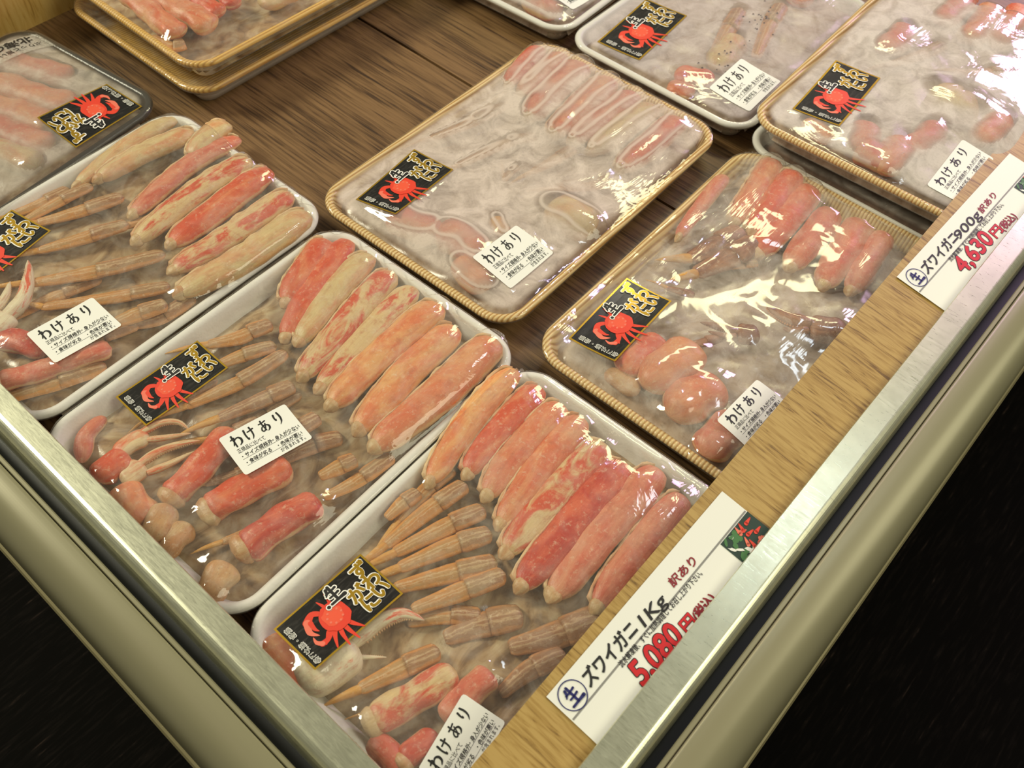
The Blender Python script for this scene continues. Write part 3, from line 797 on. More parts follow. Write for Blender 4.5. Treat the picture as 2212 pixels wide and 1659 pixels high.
def round_card(fl, w, h, r, mi, layer):
    xs = sorted(set([-w / 2, -w / 2 + r * .3, -w / 2 + r] + list(np.linspace(-w / 2 + r, w / 2 - r, 9)) + [w / 2 - r, w / 2 - r * .3, w / 2]))
    def hh(x):
        d = abs(x) - (w / 2 - r); return h / 2 - (r - math.sqrt(max(0, r * r - d * d)) if d > 0 else 0)
    ny = 7; P = []; Fc = []
    for x in xs:
        for j in range(ny): P.append((x, hh(x) * (2 * j / (ny - 1) - 1)))
    for i in range(len(xs) - 1):
        for j in range(ny - 1): Fc.append((i * ny + j, (i + 1) * ny + j, (i + 1) * ny + j + 1, i * ny + j + 1))
    fl.poly(P, mi, layer, Fc)

def wakeari(p, lb):
    w, h = lb['w'], lb['h']; fl = Flat(); round_card(fl, w, h, w * .035, 0, 0)
    x = -w * .40
    for ch, dx in (('わ', 0), ('け', .20), ('あ', .41), ('り', .62)):
        brush(fl, ch, x + dx * w, h * .13, w * .155, h * .29, 1, 2, bold=1.45)
    s = h * .115
    fl.text('正規品に比べて', -w * .40, h * .00, s, 1, 2, 0.0, fit=w * .40)
    fl.text('・サイズ規格外', -w * .42, -h * .145, s, 1, 2, 0.010, .2, fit=w * .44)
    fl.text('・身入が少ない', w * .03, -h * .145, s, 1, 2, 0.010, .2, fit=w * .40)
    fl.text('・食味が劣る', -w * .42, -h * .31, s, 1, 2, 0.010, .2, fit=w * .36)
    fl.text('・色味が悪い', w * .04, -h * .31, s, 1, 2, 0.010, .2, fit=w * .36)
    fl.text('が含まれます。', w * .06, -h * .44, s * .95, 1, 2, 0.0, fit=w * .36)
    for yy, xa, xb in ((-.165, -.40, .42), (-.33, -.40, .42)):
        fl.rect(w * xa, h * yy, w * xb, h * (yy - .006), 1, 1, 8, 1)
    lay_on(lb, fl, 'reason_label', [MAT['paper'], MAT['ink']], p)

def crab_art(fl, w, h):
    """boiled crab: round back, pincers to the left, fan of legs"""
    cx_, cy_ = -w * .06, -h * .03
    def leg(a0, a1, l1, l2, wd, mi=4):
        x0, y0 = cx_ + math.cos(a0) * w * .11, cy_ + math.sin(a0) * h * .20
        x1, y1 = x0 + math.cos(a0) * l1, y0 + math.sin(a0) * l1; x2, y2 = x1 + math.cos(a1) * l2, y1 + math.sin(a1) * l2
        fl.stroke([(x0, y0), (x1, y1), (x2, y2)], [wd, wd * .8, wd * .25], mi, 2)
    r = math.radians
    for a, b, l1, l2 in ((-150, -138, .06, .10), (-130, -118, .08, .11), (-110, -100, .08, .12), (-90, -84, .08, .12), (-68, -62, .07, .10)):
        leg(r(a), r(b), l1 * w, l2 * w, h * .042)
    for a, b, l1, l2 in ((70, 84, .06, .07), (48, 60, .07, .07), (95, 105, .05, .06)):
        leg(r(a), r(b), l1 * w, l2 * w, h * .030)
    # upper pincer
    fl.stroke([(cx_ - w * .06, cy_ + h * .16), (cx_ - w * .13, cy_ + h * .28), (cx_ - w * .21, cy_ + h * .22)], [h * .035, h * .05, h * .07], 4, 2)
    fl.stroke([(cx_ - w * .21, cy_ + h * .22), (cx_ - w * .25, cy_ + h * .06), (cx_ - w * .21, cy_ - h * .08)], [h * .06, h * .045, h * .006], 5, 3)
    fl.stroke([(cx_ - w * .19, cy_ + h * .18), (cx_ - w * .20, cy_ + h * .06), (cx_ - w * .185, cy_ - h * .02)], [h * .04, h * .03, h * .005], 4, 4)
    # lower pincer
    fl.stroke([(cx_ - w * .09, cy_ - h * .14), (cx_ - w * .18, cy_ - h * .22), (cx_ - w * .24, cy_ - h * .22)], [h * .03, h * .04, h * .05], 4, 2)
    fl.stroke([(cx_ - w * .24, cy_ - h * .22), (cx_ - w * .27, cy_ - h * .14), (cx_ - w * .26, cy_ - h * .04)], [h * .04, h * .03, h * .005], 5, 3)
    fl.ell(cx_, cy_, w * .14, h * .26, 4, 5, seed=3, j=.05, n=26); fl.ell(cx_ - w * .01, cy_ + h * .03, w * .095, h * .17, 7, 6, seed=5, j=.10, n=22)
    for i in range(9):
        a = i * .7; fl.ell(cx_ + w * .07 * math.cos(a), cy_ + h * .12 * math.sin(a), w * .012, h * .02, 5, 7, n=8)
def crab_sticker(p, lb):
    w, h = lb['w'], lb['h']; fl = Flat()
    fl.rect(-w / 2, -h / 2, w / 2, h / 2, 1, 0, 10, 6)
    fl.rect(-w / 2 + w * .018, -h / 2 + w * .018, w / 2 - w * .018, h / 2 - w * .018, 0, 1, 10, 6)
    crab_art(fl, w, h)
    # main lettering, written downwards in two columns from the right
    def gl(ch, x, y, s, off=.05):
        fl.text(ch, x, y, s, 3, 8, off + .035, center=True); fl.text(ch, x + s * .02, y - s * .02, s, 2, 9, off - .01, center=True)
    s = h * .31
    for ch, x, y in (('ず', .375, .30), ('わ', .385, .03), ('い', .39, -.20), ('が', .21, .02), ('に', .24, -.24)):
        gl(ch, w * x, h * y, s)
    brush(fl, '生', -w * .02, h * .12, h * .30, h * .31, 3, 10, grow=h * .020, bold=1.5)
    brush(fl, '生', -w * .02, h * .12, h * .30, h * .31, 6, 11, bold=1.5)
    fl.ell(-w * .045, h * .14, h * .05, h * .05, 3, 10, n=12); fl.ell(-w * .045, h * .14, h * .032, h * .032, 6, 11, n=12)
    for i, ch in enumerate('鍋物・焼がに等'):
        fl.text(ch, -w * .43, h * (.30 - i * .118), h * .11, 3, 8, .05, center=True)
        fl.text(ch, -w * .43, h * (.30 - i * .118), h * .10, 6, 9, 0.0, center=True)
    lay_on(lb, fl, 'crab_sticker', [MAT['blk'], MAT['gold_foil'], MAT['gold_foil'], MAT['white_ink'], MAT['crabred'], MAT['crabpink'], MAT['ink'], MAT['crabred2']], p)
MAT['crabred2'] = plain('crab_scarlet_ink', lin(236, 90, 60), 0.45)
MAT['clearpaper'] = None
def mk_clearpaper():
    t = NT('misted_strip'); t.b.inputs['Base Color'].default_value = lin(206, 200, 188); t.b.inputs['Roughness'].default_value = .5
    n = t.noise(t.coord(), 240, 4, .7); t.L(t.maprange(n, .35, .65, .25, .62), t.b.inputs['Alpha']); return t.m
MAT['clearpaper'] = mk_clearpaper()
def kita_strip(p, lb):
    w, h = lb['w'], lb['h']; fl = Flat(); fl.rect(-w / 2, -h / 2, w / 2, h / 2, 0, 0, 10, 4)
    fl.text('北海の', -w * .40, -h * .40, h * .46, 1, 2, .03, .15); fl.text('ぷりっと旨い', -w * .42, h * .10, h * .24, 1, 2, .01)
    lay_on(lb, fl, 'printed_strip', [MAT['clearpaper'], MAT['ink']], p)
#@@CONTENT
# ------------------------------------------------------------------ price cards on the ledge
def price_card(P0, P1, items, label, photo, height=0.066):
    a = at(*P0, 0.039); b = at(*P1, 0.0395)
    for _ in range(4):
        a = at(*P0, ledge_z(a[1]) + .0012); b = at(*P1, ledge_z(b[1]) + .0012)
    ax = (b - a); ax[2] = 0; w = np.linalg.norm(ax); ax /= w; ay = np.array([-ax[1], ax[0], 0])
    def fn(x, y, dz):
        X = a[0] + ax[0] * x + ay[0] * y; Y = a[1] + ax[1] * x + ay[1] * y
        return (X, Y, ledge_z(Y) + .0012 + dz)
    def C(px, py):
        z = 0.038
        for _ in range(5):
            q = at(px, py, z); z = ledge_z(q[1]) + .0012
        return ((q - a) @ ax, (q - a) @ ay)
    fl = Flat()
    fl.rect(0, -height, w, 0, 0, 0, 10, 4)
    for it in items:
        k = it[0]
        if k == 'text':
            _, s, p0, p1, size, mi, off, sh = it[:8]
            c0 = C(*p0); c1 = C(*p1); L_ = c1[0] - c0[0]; y = c0[1]
            rot = math.atan2(c1[1] - c0[1], L_)
            if len(it) > 8: fl.text(s, c0[0], y, size, it[8], 3, off + .028, sh, rot, fit=L_)
            fl.text(s, c0[0], y, size, mi, 4, off, sh, rot, fit=L_)
        elif k == 'ring':
            c0 = C(*it[1]); r = it[2]; n = 40; P = []; Fc = []
            for i in range(n):
                t = 2 * math.pi * i / n; P += [(c0[0] + r * math.cos(t), c0[1] + r * math.sin(t)), (c0[0] + r * .93 * math.cos(t), c0[1] + r * .93 * math.sin(t))]
                j = (i + 1) % n; Fc.append((2 * i, 2 * j, 2 * j + 1, 2 * i + 1))
            fl.poly(P, 2, 4, Fc); brush(fl, '生', c0[0] - r * .62, c0[1] - r * .62, r * 1.24, r * 1.24, 2, 5, bold=1.3)
        elif k == 'line':
            y = C(*it[1])[1]; x0_ = C(*it[1])[0]; x1_ = min(w, C(*it[2])[0]); fl.rect(0.001, y - .0007, x1_, y + .0007, 5, 2, 8, 1)
    if photo:
        c0 = C(*photo[0]); pw, ph = photo[1], photo[2]; x0_, y1_ = c0
        pw = min(pw, w - x0_)
        fl.rect(x0_, y1_ - ph, x0_ + pw, y1_, 6, 3)
        r_ = random.Random(5)
        for i in range(16):
            u, v = r_.uniform(.05, .45), r_.uniform(.1, .9); fl.ell(x0_ + u * pw, y1_ - v * ph, pw * r_.uniform(.05, .1), ph * r_.uniform(.04, .1), 7 if i % 3 else 0, 4 + i * .1, rot=r_.uniform(0, 3), n=9, seed=i, j=.3)
        for i in range(12):
            u, v = r_.uniform(.42, .85), r_.uniform(.1, .9); L_ = pw * .16; an = r_.uniform(-.6, 1.4)
            x_, y_ = x0_ + u * pw, y1_ - v * ph
            fl.stroke([(x_ - L_ * .5 * math.cos(an), y_ - L_ * .5 * math.sin(an)), (x_ + L_ * .5 * math.cos(an), y_ + L_ * .5 * math.sin(an))], [pw * .045, pw * .03, pw * .015], 8 if i % 2 else 9, 6 + i * .1)
    V, Fc, I = fl.lay(fn)
    o = obj('price_card', V, Fc, [MAT['paper'], MAT['ink'], MAT['navy'], MAT['redink'], MAT['dkred'], MAT['inkgrey'], MAT['leafd'], MAT['leaf'], MAT['crabred'], MAT['crabpink']], None, I, False, loc=tuple(a))
    mdd = o.modifiers.new('thick', 'SOLIDIFY') if False else None
    o['label'] = label; o['category'] = 'price card'; o['group'] = 'price cards on the ledge'
price_card((1180, 1505), (1560, 1061), [
    ('ring', (1237, 1502), .0110), ('text', 'ズワイガニ', (1273, 1487), (1378, 1365), .0135, 1, .028, .12), ('text', '1Kg', (1386, 1364), (1437, 1307), .0135, 1, .02, .15),
    ('text', '訳あり', (1453, 1270), (1505, 1216), .0086, 4, .025, .12), ('line', (1236, 1557), (1616, 1109)),
    ('text', '流水解凍後、すぐに加熱調理してお召し上がり下さい。', (1343, 1443), (1517, 1241), .0056, 1, .012, .1),
    ('text', '5,080', (1388, 1486), (1478, 1382), .0250, 3, .026, .14, 1), ('text', '円', (1483, 1372), (1505, 1346), .0125, 3, .035, .1, 1),
    ('text', '(税込)', (1507, 1345), (1546, 1297), .0100, 4, .04, .12)],
    'white price card reading 5,080 yen for 1 Kg, near the rail corner', ((1556, 1176), .046, .028))
price_card((1937, 598), (2181, 331), [
    ('ring', (1980, 600), .0110), ('text', 'ズワイガニ', (2003, 594), (2071, 516), .0135, 1, .028, .12), ('text', '900g', (2071, 521), (2119, 468), .0135, 1, .02, .15),
    ('text', '訳あり', (2121, 462), (2153, 424), .0086, 4, .025, .12), ('line', (1986, 631), (2250, 338)),
    ('text', '流水解凍後、すぐに加熱調理してお召し上がり下さい。', (2054, 566), (2168, 444), .0056, 1, .012, .1),
    ('text', '4,630', (2084, 593), (2148, 520), .0250, 3, .026, .14, 1), ('text', '円', (2150, 516), (2166, 498), .0125, 3, .035, .1, 1),
    ('text', '(税込)', (2167, 500), (2196, 470), .0100, 4, .04, .12)],
    'white price card reading 4,630 yen for 900 g, on the oak ledge farther up', ((2190, 405), .046, .028))

# ------------------------------------------------------------------ the packs
P_E = make_pack(.246, .4465, 0.0, .360, .262, 1.5, 'white', 'film', 'open white foam tray of crab wrapped in clear film, between two other white trays')
P_D = make_pack(.243, .7145, 0.0, .360, .262, 1.5, 'white', 'film', 'white foam tray of pale crab legs behind the middle one, next to the black tray')
P_F = make_pack(.2495, .1825, 0.0, .356, .262, 1.5, 'white', 'film', 'white foam tray of crab nearest the corner of the steel rails')
P_G = make_pack(.630, .4935, 0.0, .398, .272, 1.8, 'wood', 'film_frost', 'wood-print foam tray with heavily frosted film lying alone in the centre')
P_H = make_pack(.638, .1945, 0.0, .398, .272, 1.5, 'wood', 'film_semi', 'wood-print foam tray with bright shiny wrap beside the oak ledge')
P_K = make_pack(1.018, .4835, 0.0, .352, .268, 1.2, 'white', 'film_speckle', 'white foam tray of speckled frosted crab behind the centre wood-print tray')
P_L = make_pack(1.013, .7600, 0.0, .352, .262, 3.0, 'white', 'film_pink', 'white foam tray cut off by the top edge, touching the speckled crab tray')
P_J = make_pack(1.032, .2080, 0.0, .396, .272, 1.0, 'white', 'film_semi', 'shadowed white tray underneath the upper right wood-print tray')
P_I = make_pack(1.037, .2180, 0.0345, .398, .272, 3.0, 'wood', 'film_pink', 'pinkish frosted wood-print tray stacked on top at the upper right')
P_M = make_pack(.646, .9790, 0.0, .398, .272, .5, 'gold', 'film', 'golden wood-print tray with white sides, lower one of the stacked pair')
P_N2 = make_pack(.652, .9760, 0.0330, .398, .272, -.3, 'gold', 'film', 'golden wood-print tray on top of the stacked pair by the back panel')
P_B = make_pack(.2300, .9640, 0.0, .350, .246, 7.0, 'black', 'film_fog', 'black foam tray with fogged film and an upside-down crab sticker')

# middle white tray
T = 'in the middle white tray'
crab_leg(P_E, [(706, 520), (660, 585), (618, 652)], 54, 'red', 'short bright red-orange crab leg at the back left corner ' + T, .001, shin=[(588, 700), (548, 716), (515, 730), (448, 745)], shin_w=38)
crab_leg(P_E, [(752, 520), (690, 610), (618, 728)], 56, 'red', 'slim crab leg, pale top and red lower end, second ' + T, .000, shin=[(597, 746), (513, 772), (450, 800)], shin_w=34, rim=0)
crab_leg(P_E, [(800, 552), (728, 630), (648, 736)], 58, 'creammeat', 'cream crab leg with pink flush, third ' + T, .0005, shin=[(620, 760), (537, 815), (470, 848), (400, 878)], shin_w=36)
crab_leg(P_E, [(846, 588), (760, 690), (655, 812)], 58, 'redcream', 'crab leg with red top and cream lower half, fourth ' + T, .0005, shin=[(636, 832), (570, 862), (470, 905)], shin_w=40, shin_mat='brown')
crab_leg(P_E, [(895, 622), (800, 722), (692, 838)], 56, 'creamred', 'narrow cream crab leg with a deep red streak, fifth ' + T, -.001, rim=0)
crab_leg(P_E, [(951, 660), (850, 745), (716, 874)], 66, 'orange', 'plump orange crab leg with pointed top, sixth ' + T, .0015, shin=[(690, 900), (630, 935), (560, 960)], shin_w=40, shin_mat='brown')
crab_leg(P_E, [(984, 708), (890, 800), (776, 928)], 66, 'orange', 'yellow-orange crab leg, seventh ' + T, .0015)
crab_leg(P_E, [(1070, 735), (960, 845), (812, 966)], 74, 'salmon', 'wide mottled pink crab leg along the right rim ' + T, .0015, shin=[(770, 992), (690, 1030)], shin_w=38, tip=False)
claw(P_E, [(250, 985), (282, 958), (322, 940)], [(300, 938), (345, 915), (385, 912), (408, 928)], [(318, 950), (360, 945), (412, 936)], 42, 'small grey-orange crab claw below the sticker ' + T, z=-.002)
claw(P_E, [(262, 1042), (292, 1020), (312, 1004)], [(300, 1004), (345, 975), (395, 958), (432, 952)], [(318, 1022), (365, 1003), (420, 975)], 50, 'larger red-tipped crab claw beside the label ' + T, z=-.002)
lump(P_E, [(228, 900), (186, 945), (178, 1000)], 34, 'pink', 'thin red strip of crab flesh at the left rim ' + T, -.006, name='crab_flesh')
lump(P_E, [(278, 982), (240, 1010), (212, 1040)], 62, 'red', 'round red crab shoulder by the claws ' + T, -.001)
lump(P_E, [(262, 1048), (290, 1095), (318, 1130)], 74, 'orange', 'orange crab shoulder beside the steel rail ' + T, -.002)
lump(P_E, [(506, 928), (440, 1000), (368, 1076)], 58, 'red', 'long peeled crab leg slanting left of the label ' + T, .001, collar='tan', name='crab_shank', cat='crab leg', ends=(.14, .1))
lump(P_E, [(626, 1000), (530, 1058), (446, 1106)], 64, 'red', 'bright red-orange crab leg under the label ' + T, .002, collar='knob', name='crab_shank', cat='crab leg', ends=(.12, .1))
lump(P_E, [(692, 1082), (610, 1130), (522, 1188)], 68, 'dred', 'dark red crab leg near the front rim ' + T, .001, collar='tan', name='crab_shank', cat='crab leg', ends=(.14, .1))
lump(P_E, [(372, 1092), (345, 1130), (325, 1175)], 56, 'tan', 'rough tan crab knuckle beside the steel rail ' + T, .000, name='crab_knuckle', lumpy=.2)
lump(P_E, [(412, 1132), (380, 1165), (358, 1205)], 50, 'tan', 'second rough tan crab knuckle nearer the front ' + T, .000, name='crab_knuckle', lumpy=.2)
lump(P_E, [(492, 1215), (468, 1255), (452, 1300)], 66, 'tan', 'bristly golden crab knuckle at the front corner ' + T, .001, name='crab_knuckle', lumpy=.2)
shin_only(P_E, [(560, 1008), (500, 1030), (440, 1044)], 30, 'golden-edged crab shell end peeking below the label ' + T, mat='brown')
shin_only(P_E, [(640, 1098), (560, 1140), (478, 1172)], 28, 'thin golden crab shell between the two red legs ' + T)
shin_only(P_E, [(560, 905), (500, 940), (450, 950)], 40, 'dark brown crab shell left of the label ' + T, mat='brown', z=-.010)
shin_only(P_E, [(470, 820), (380, 868), (330, 900)], 26, 'slim tan crab shell running under the sticker ' + T, z=-.010)
shin_only(P_E, [(850, 985), (770, 1040), (700, 1075)], 34, 'bristly tan crab shell at the right front rim ' + T, z=-.006, tip=False)
shin_only(P_E, [(740, 945), (670, 965), (600, 1000)], 40, 'dark crab shell right of the white label ' + T, mat='brown', z=-.009, tip=False)
shin_only(P_E, [(650, 850), (560, 900), (480, 940)], 30, 'dim brown crab shell above the white label ' + T, mat='brown', z=-.010, tip=False)
ice_fill(P_E, 'ice', -.0115, 'cloudy brown frozen glaze between the crab pieces of the middle white tray')
sticker(P_E, [(242, 858), (418, 736), (499, 787), (319, 913)], crab_sticker)
sticker(P_E, [(468, 964), (609, 876), (684, 951), (541, 1030)], wakeari)

# white tray at the back left
T = 'in the back left white tray'
crab_leg(P_D, [(381, 256), (290, 308), (168, 398)], 38, 'creammeat', 'pale cream crab leg along the back rim ' + T, -.002, rim=0, shin=[(150, 408), (90, 440), (10, 470)], shin_w=32)
crab_leg(P_D, [(420, 286), (320, 330), (214, 386)], 46, 'creammeat', 'cream crab leg with a pink underside, second ' + T, .001, shin=[(200, 400), (120, 440), (40, 485)], shin_w=30)
crab_leg(P_D, [(492, 268), (450, 300), (415, 338)], 48, 'creammeat', 'short glossy cream leg end at the back corner ' + T, .0025, knob=False)
crab_leg(P_D, [(518, 300), (420, 352), (288, 462)], 44, 'pink', 'pink crab leg, red at the lower end, third ' + T, .000, shin=[(268, 425), (170, 458), (78, 482)], shin_w=36)
crab_leg(P_D, [(540, 345), (430, 415), (296, 520)], 52, 'redcream', 'red and cream crab leg, fourth ' + T, .001, shin=[(278, 484), (180, 515), (80, 542)], shin_w=36)
crab_leg(P_D, [(583, 368), (490, 440), (372, 528)], 56, 'red', 'crab leg with the brightest red tip, fifth ' + T, .002, shin=[(358, 548), (240, 580), (130, 602), (62, 612)], shin_w=38)
crab_leg(P_D, [(628, 418), (510, 505), (376, 584)], 54, 'redcream', 'half red, half cream crab leg, sixth ' + T, .000, shin=[(368, 618), (262, 640), (90, 664)], shin_w=34, tipto=(44, 654))
crab_leg(P_D, [(664, 460), (540, 555), (390, 634)], 62, 'creammeat', 'large pale cream crab leg along the front rim ' + T, .002, shin=[(362, 657), (290, 682), (215, 712)], shin_w=40)
claw(P_D, [(-20, 720), (0, 700), (20, 680)], [(8, 690), (48, 650), (62, 600), (60, 562)], [(-10, 670), (12, 640), (22, 608)], 60, 'red and white crab claw beside the steel rail ' + T, 'white_claw', z=.001, wu=34)
lump(P_D, [(242, 752), (120, 790), (-8, 830)], 46, 'pink', 'peeled crab leg with red stripe before the label ' + T, .001, collar='knob', name='crab_shank', cat='crab leg', ends=(.1, .1))
lump(P_D, [(-10, 725), (50, 742), (104, 762)], 52, 'dred', 'dark red crab piece half hidden behind the label ' + T, -.001, name='crab_shank', cat='crab leg')
shin_only(P_D, [(300, 700), (210, 730), (110, 738)], 34, 'brown crab shell with serrated edge right of the label ' + T, mat='brown')
shin_only(P_D, [(230, 790), (110, 830), (10, 862)], 44, 'long tan crab shell at the front left ' + T, tip=False)
shin_only(P_D, [(220, 600), (120, 640), (20, 690)], 36, 'tan crab shell behind the label ' + T, z=-.010)
shin_only(P_D, [(420, 640), (340, 690), (250, 705)], 36, 'brown crab shell under the large cream leg ' + T, mat='brown', z=-.007, tip=False)
shin_only(P_D, [(420, 425), (330, 470), (230, 500)], 26, 'thin tan crab shell between the pink and red legs ' + T, z=-.005, tip=False)
ice_fill(P_D, 'ice', -.0115, 'cloudy brown frozen glaze between the crab pieces of the back left white tray')
sticker(P_D, [(-135, 570), (35, 440), (97, 505), (-74, 634)], crab_sticker)
sticker(P_D, [(62, 726), (202, 637), (262, 709), (121, 793)], wakeari)

# white tray nearest the corner
T = 'in the corner white tray'
crab_leg(P_F, [(1114, 800), (1020, 905), (930, 1040)], 54, 'orange', 'narrow orange crab leg with bristly edge along the left rim ' + T, .0015, shin=[(905, 1062), (868, 1090), (835, 1120)], shin_w=34, tip=False)
crab_leg(P_F, [(1168, 838), (1080, 930), (1010, 1022)], 56, 'red', 'coral red crab leg, second ' + T, .000, shin=[(1008, 1046), (930, 1100), (830, 1180)], shin_w=40)
crab_leg(P_F, [(1215, 876), (1130, 965), (1052, 1070)], 62, 'salmon', 'salmon crab leg with a cream patch, third ' + T, .000, shin=[(1048, 1100), (960, 1140), (850, 1196)], shin_w=42)
crab_leg(P_F, [(1258, 904), (1170, 1010), (1084, 1132)], 62, 'salmon', 'smooth salmon pink crab leg, fourth ' + T, .001, shin=[(1062, 1152), (975, 1180), (860, 1228)], shin_w=44)
crab_leg(P_F, [(1306, 960), (1210, 1060), (1094, 1192)], 66, 'redcream', 'cream crab leg with torn red skin, fifth ' + T, .001, shin=[(1074, 1214), (970, 1240), (850, 1272)], shin_w=44)
crab_leg(P_F, [(1350, 1002), (1250, 1120), (1126, 1266)], 72, 'dred', 'strong red crab leg with a pale stripe, sixth ' + T, .002, shin=[(1092, 1240), (990, 1280), (890, 1318)], shin_w=44, tip=False)
crab_leg(P_F, [(1424, 1016), (1320, 1130), (1196, 1286)], 76, 'pink', 'wide dull pink crab leg, seventh ' + T, .001)
crab_leg(P_F, [(1476, 1072), (1390, 1180), (1290, 1310)], 66, 'pink', 'pink crab leg half hidden by the oak ledge ' + T, .000)
claw(P_F, [(640, 1480), (700, 1440), (772, 1392)], [(760, 1390), (815, 1346), (870, 1326), (917, 1340)], [(770, 1420), (800, 1420), (835, 1420)], 110, 'big pale crab claw with red and white curved finger ' + T, 'white_claw', z=-.003, wu=40, wl=10)
shin_only(P_F, [(950, 1405), (860, 1448), (775, 1490)], 44, 'tan crab shell with golden tip below the claw ' + T, z=-.003, tipto=(692, 1528))
shin_only(P_F, [(905, 1500), (860, 1518), (830, 1530)], 24, 'thin golden crab leg tip behind the pale claw ' + T, tipto=(744, 1554))
lump(P_F, [(985, 1448), (890, 1510), (800, 1560)], 66, 'redcream', 'red striped pale-ended crab leg before the claw ' + T, .002, collar='knob', name='crab_shank', cat='crab leg', ends=(.14, .12))
lump(P_F, [(1062, 1452), (1010, 1500), (960, 1560)], 60, 'pink', 'pink crab leg tucked behind the white label ' + T, .001, name='crab_shank', cat='crab leg', ends=(.12, .15))
lump(P_F, [(950, 1590), (905, 1620), (868, 1650)], 56, 'dred', 'dark red crab piece beside the rail end ' + T, .001, name='crab_shank', cat='crab leg', collar='knob')
lump(P_F, [(795, 1600), (840, 1630), (880, 1680)], 60, 'pink', 'pinkish crab shoulder at the front left corner ' + T, -.001)
lump(P_F, [(580, 1375), (625, 1440), (665, 1500)], 80, 'salmon', 'blurry salmon shoulder flesh left of the sticker ' + T, -.006)
shin_only(P_F, [(1300, 1330), (1200, 1372), (1100, 1400)], 60, 'dark brown crab shell under the row of legs ' + T, mat='brown', z=-.006, tip=False)
shin_only(P_F, [(1220, 1410), (1140, 1450), (1080, 1500)], 44, 'brown crab shell right of the white label ' + T, mat='brown', z=-.006, tip=False)
shin_only(P_F, [(1130, 1330), (1040, 1350), (960, 1380)], 56, 'flat grey-brown crab shell right of the claw ' + T, mat='brown', z=-.008, tip=False)
shin_only(P_F, [(1040, 1330), (960, 1330), (880, 1345)], 40, 'wide tan crab shell above the claw ' + T, z=-.008, tip=False)
shin_only(P_F, [(980, 1010), (920, 1060), (860, 1130)], 36, 'orange-edged tan crab shell beside the left rim ' + T, z=-.006)
ice_fill(P_F, 'ice', -.0115, 'cloudy brown frozen glaze between the crab pieces of the corner white tray')
sticker(P_F, [(587, 1358), (779, 1196), (870, 1278), (687, 1457)], crab_sticker)
sticker(P_F, [(902, 1665), (1000, 1502), (1093, 1559), (998, 1722)], wakeari)

# frosted centre tray
T = 'in the frosted centre tray'
for i, (pts, w, m, d) in enumerate([([(1168, 104), (1130, 145), (1098, 184)], 34, 'red', 'narrow red crab leg at the back left'),
        ([(1216, 118), (1170, 160), (1124, 204)], 36, 'salmon', 'pink crab leg, second from the back left'),
        ([(1258, 140), (1200, 195), (1140, 254)], 52, 'pink', 'wide pink crab leg, third in the row'),
        ([(1318, 172), (1260, 230), (1195, 290)], 50, 'salmon', 'salmon crab leg, fourth in the row'),
        ([(1372, 204), (1310, 250), (1236, 304)], 46, 'pink', 'pink crab leg, fifth in the row'),
        ([(1412, 230), (1350, 275), (1278, 326)], 46, 'creammeat', 'pale crab leg, sixth in the row'),
        ([(1468, 258), (1410, 310), (1340, 366)], 44, 'red', 'crab leg with a bright red ridge by the right rim')]):
    crab_leg(P_G, pts, w * 1.22, m, d + ' ' + T, .0015, rim=1 if i in (3, 6) else 0,
             shin={0: [(1098, 224), (1014, 268), (930, 300)], 2: [(1158, 294), (1090, 312), (985, 360)], 4: [(1240, 320), (1200, 345), (1150, 372)], 6: [(1330, 380), (1290, 400), (1220, 408)]}.get(i), shin_w=28)
shin_only(P_G, [(1120, 360), (1100, 375), (1088, 392)], 18, 'thin crab leg tip pointing up ' + T, z=-.001, tipto=(1083, 345))
shin_only(P_G, [(1260, 392), (1210, 402), (1180, 408)], 20, 'pale pointed crab leg tip ' + T, z=-.001, tipto=(1136, 415))
lump(P_G, [(840, 465), (900, 490), (960, 500)], 70, 'pink', 'blurred pink crab shoulder near the sticker ' + T, -.001)
lump(P_G, [(940, 500), (1000, 520), (1040, 560)], 80, 'pink', 'blurred pink crab shoulder left of the label ' + T, -.001)
lump(P_G, [(990, 560), (1020, 590), (1060, 620)], 70, 'salmon', 'pale pink crab shoulder below the label ' + T, -.001)
lump(P_G, [(1180, 450), (1230, 470), (1280, 500)], 90, 'creammeat', 'whitish crab lump right of the label ' + T, -.003)
lump(P_G, [(1070, 470), (1078, 490), (1090, 512)], 34, 'gold', 'small golden striped shell bit above the label ' + T, .002, name='shell_fragment')
ice_fill(P_G, 'ice_grey', -.009, 'grey frozen glaze in the frosted centre tray')
sticker(P_G, [(770, 425), (896, 323), (978, 361), (854, 482)], crab_sticker)
sticker(P_G, [(1022, 566), (1118, 490), (1193, 547), (1100, 628)], wakeari)

# shiny tray by the ledge
T = 'in the shiny tray by the ledge'
crab_leg(P_H, [(1568, 380), (1515, 445), (1466, 512)], 32, 'pink', 'thin frosted red crab leg at the left end ' + T, .000, rim=0)
crab_leg(P_H, [(1672, 346), (1632, 415), (1588, 480)], 50, 'salmon', 'pink crab leg with frosted top, second ' + T, .002, shin=[(1604, 500), (1550, 530), (1490, 560)], shin_w=54, shin_mat='claw_dark', tipto=(1413, 562))
crab_leg(P_H, [(1718, 372), (1672, 440), (1624, 500)], 52, 'red', 'tallest orange-red crab leg, third ' + T, .004, shin=[(1632, 520), (1570, 560), (1502, 592)], shin_w=54, shin_mat='claw_dark', tipto=(1438, 610))
crab_leg(P_H, [(1752, 405), (1698, 475), (1634, 548)], 62, 'red', 'thick bright red crab leg, fourth ' + T, .002, shin=[(1636, 566), (1600, 572), (1575, 576)], shin_w=26, tip=False)
crab_leg(P_H, [(1798, 455), (1755, 515), (1706, 576)], 60, 'pink', 'dull pink crab leg, fifth ' + T, .001, rim=0)
crab_leg(P_H, [(1862, 478), (1822, 545), (1776, 616)], 62, 'pink', 'pink crab leg, sixth ' + T, .001, rim=0)
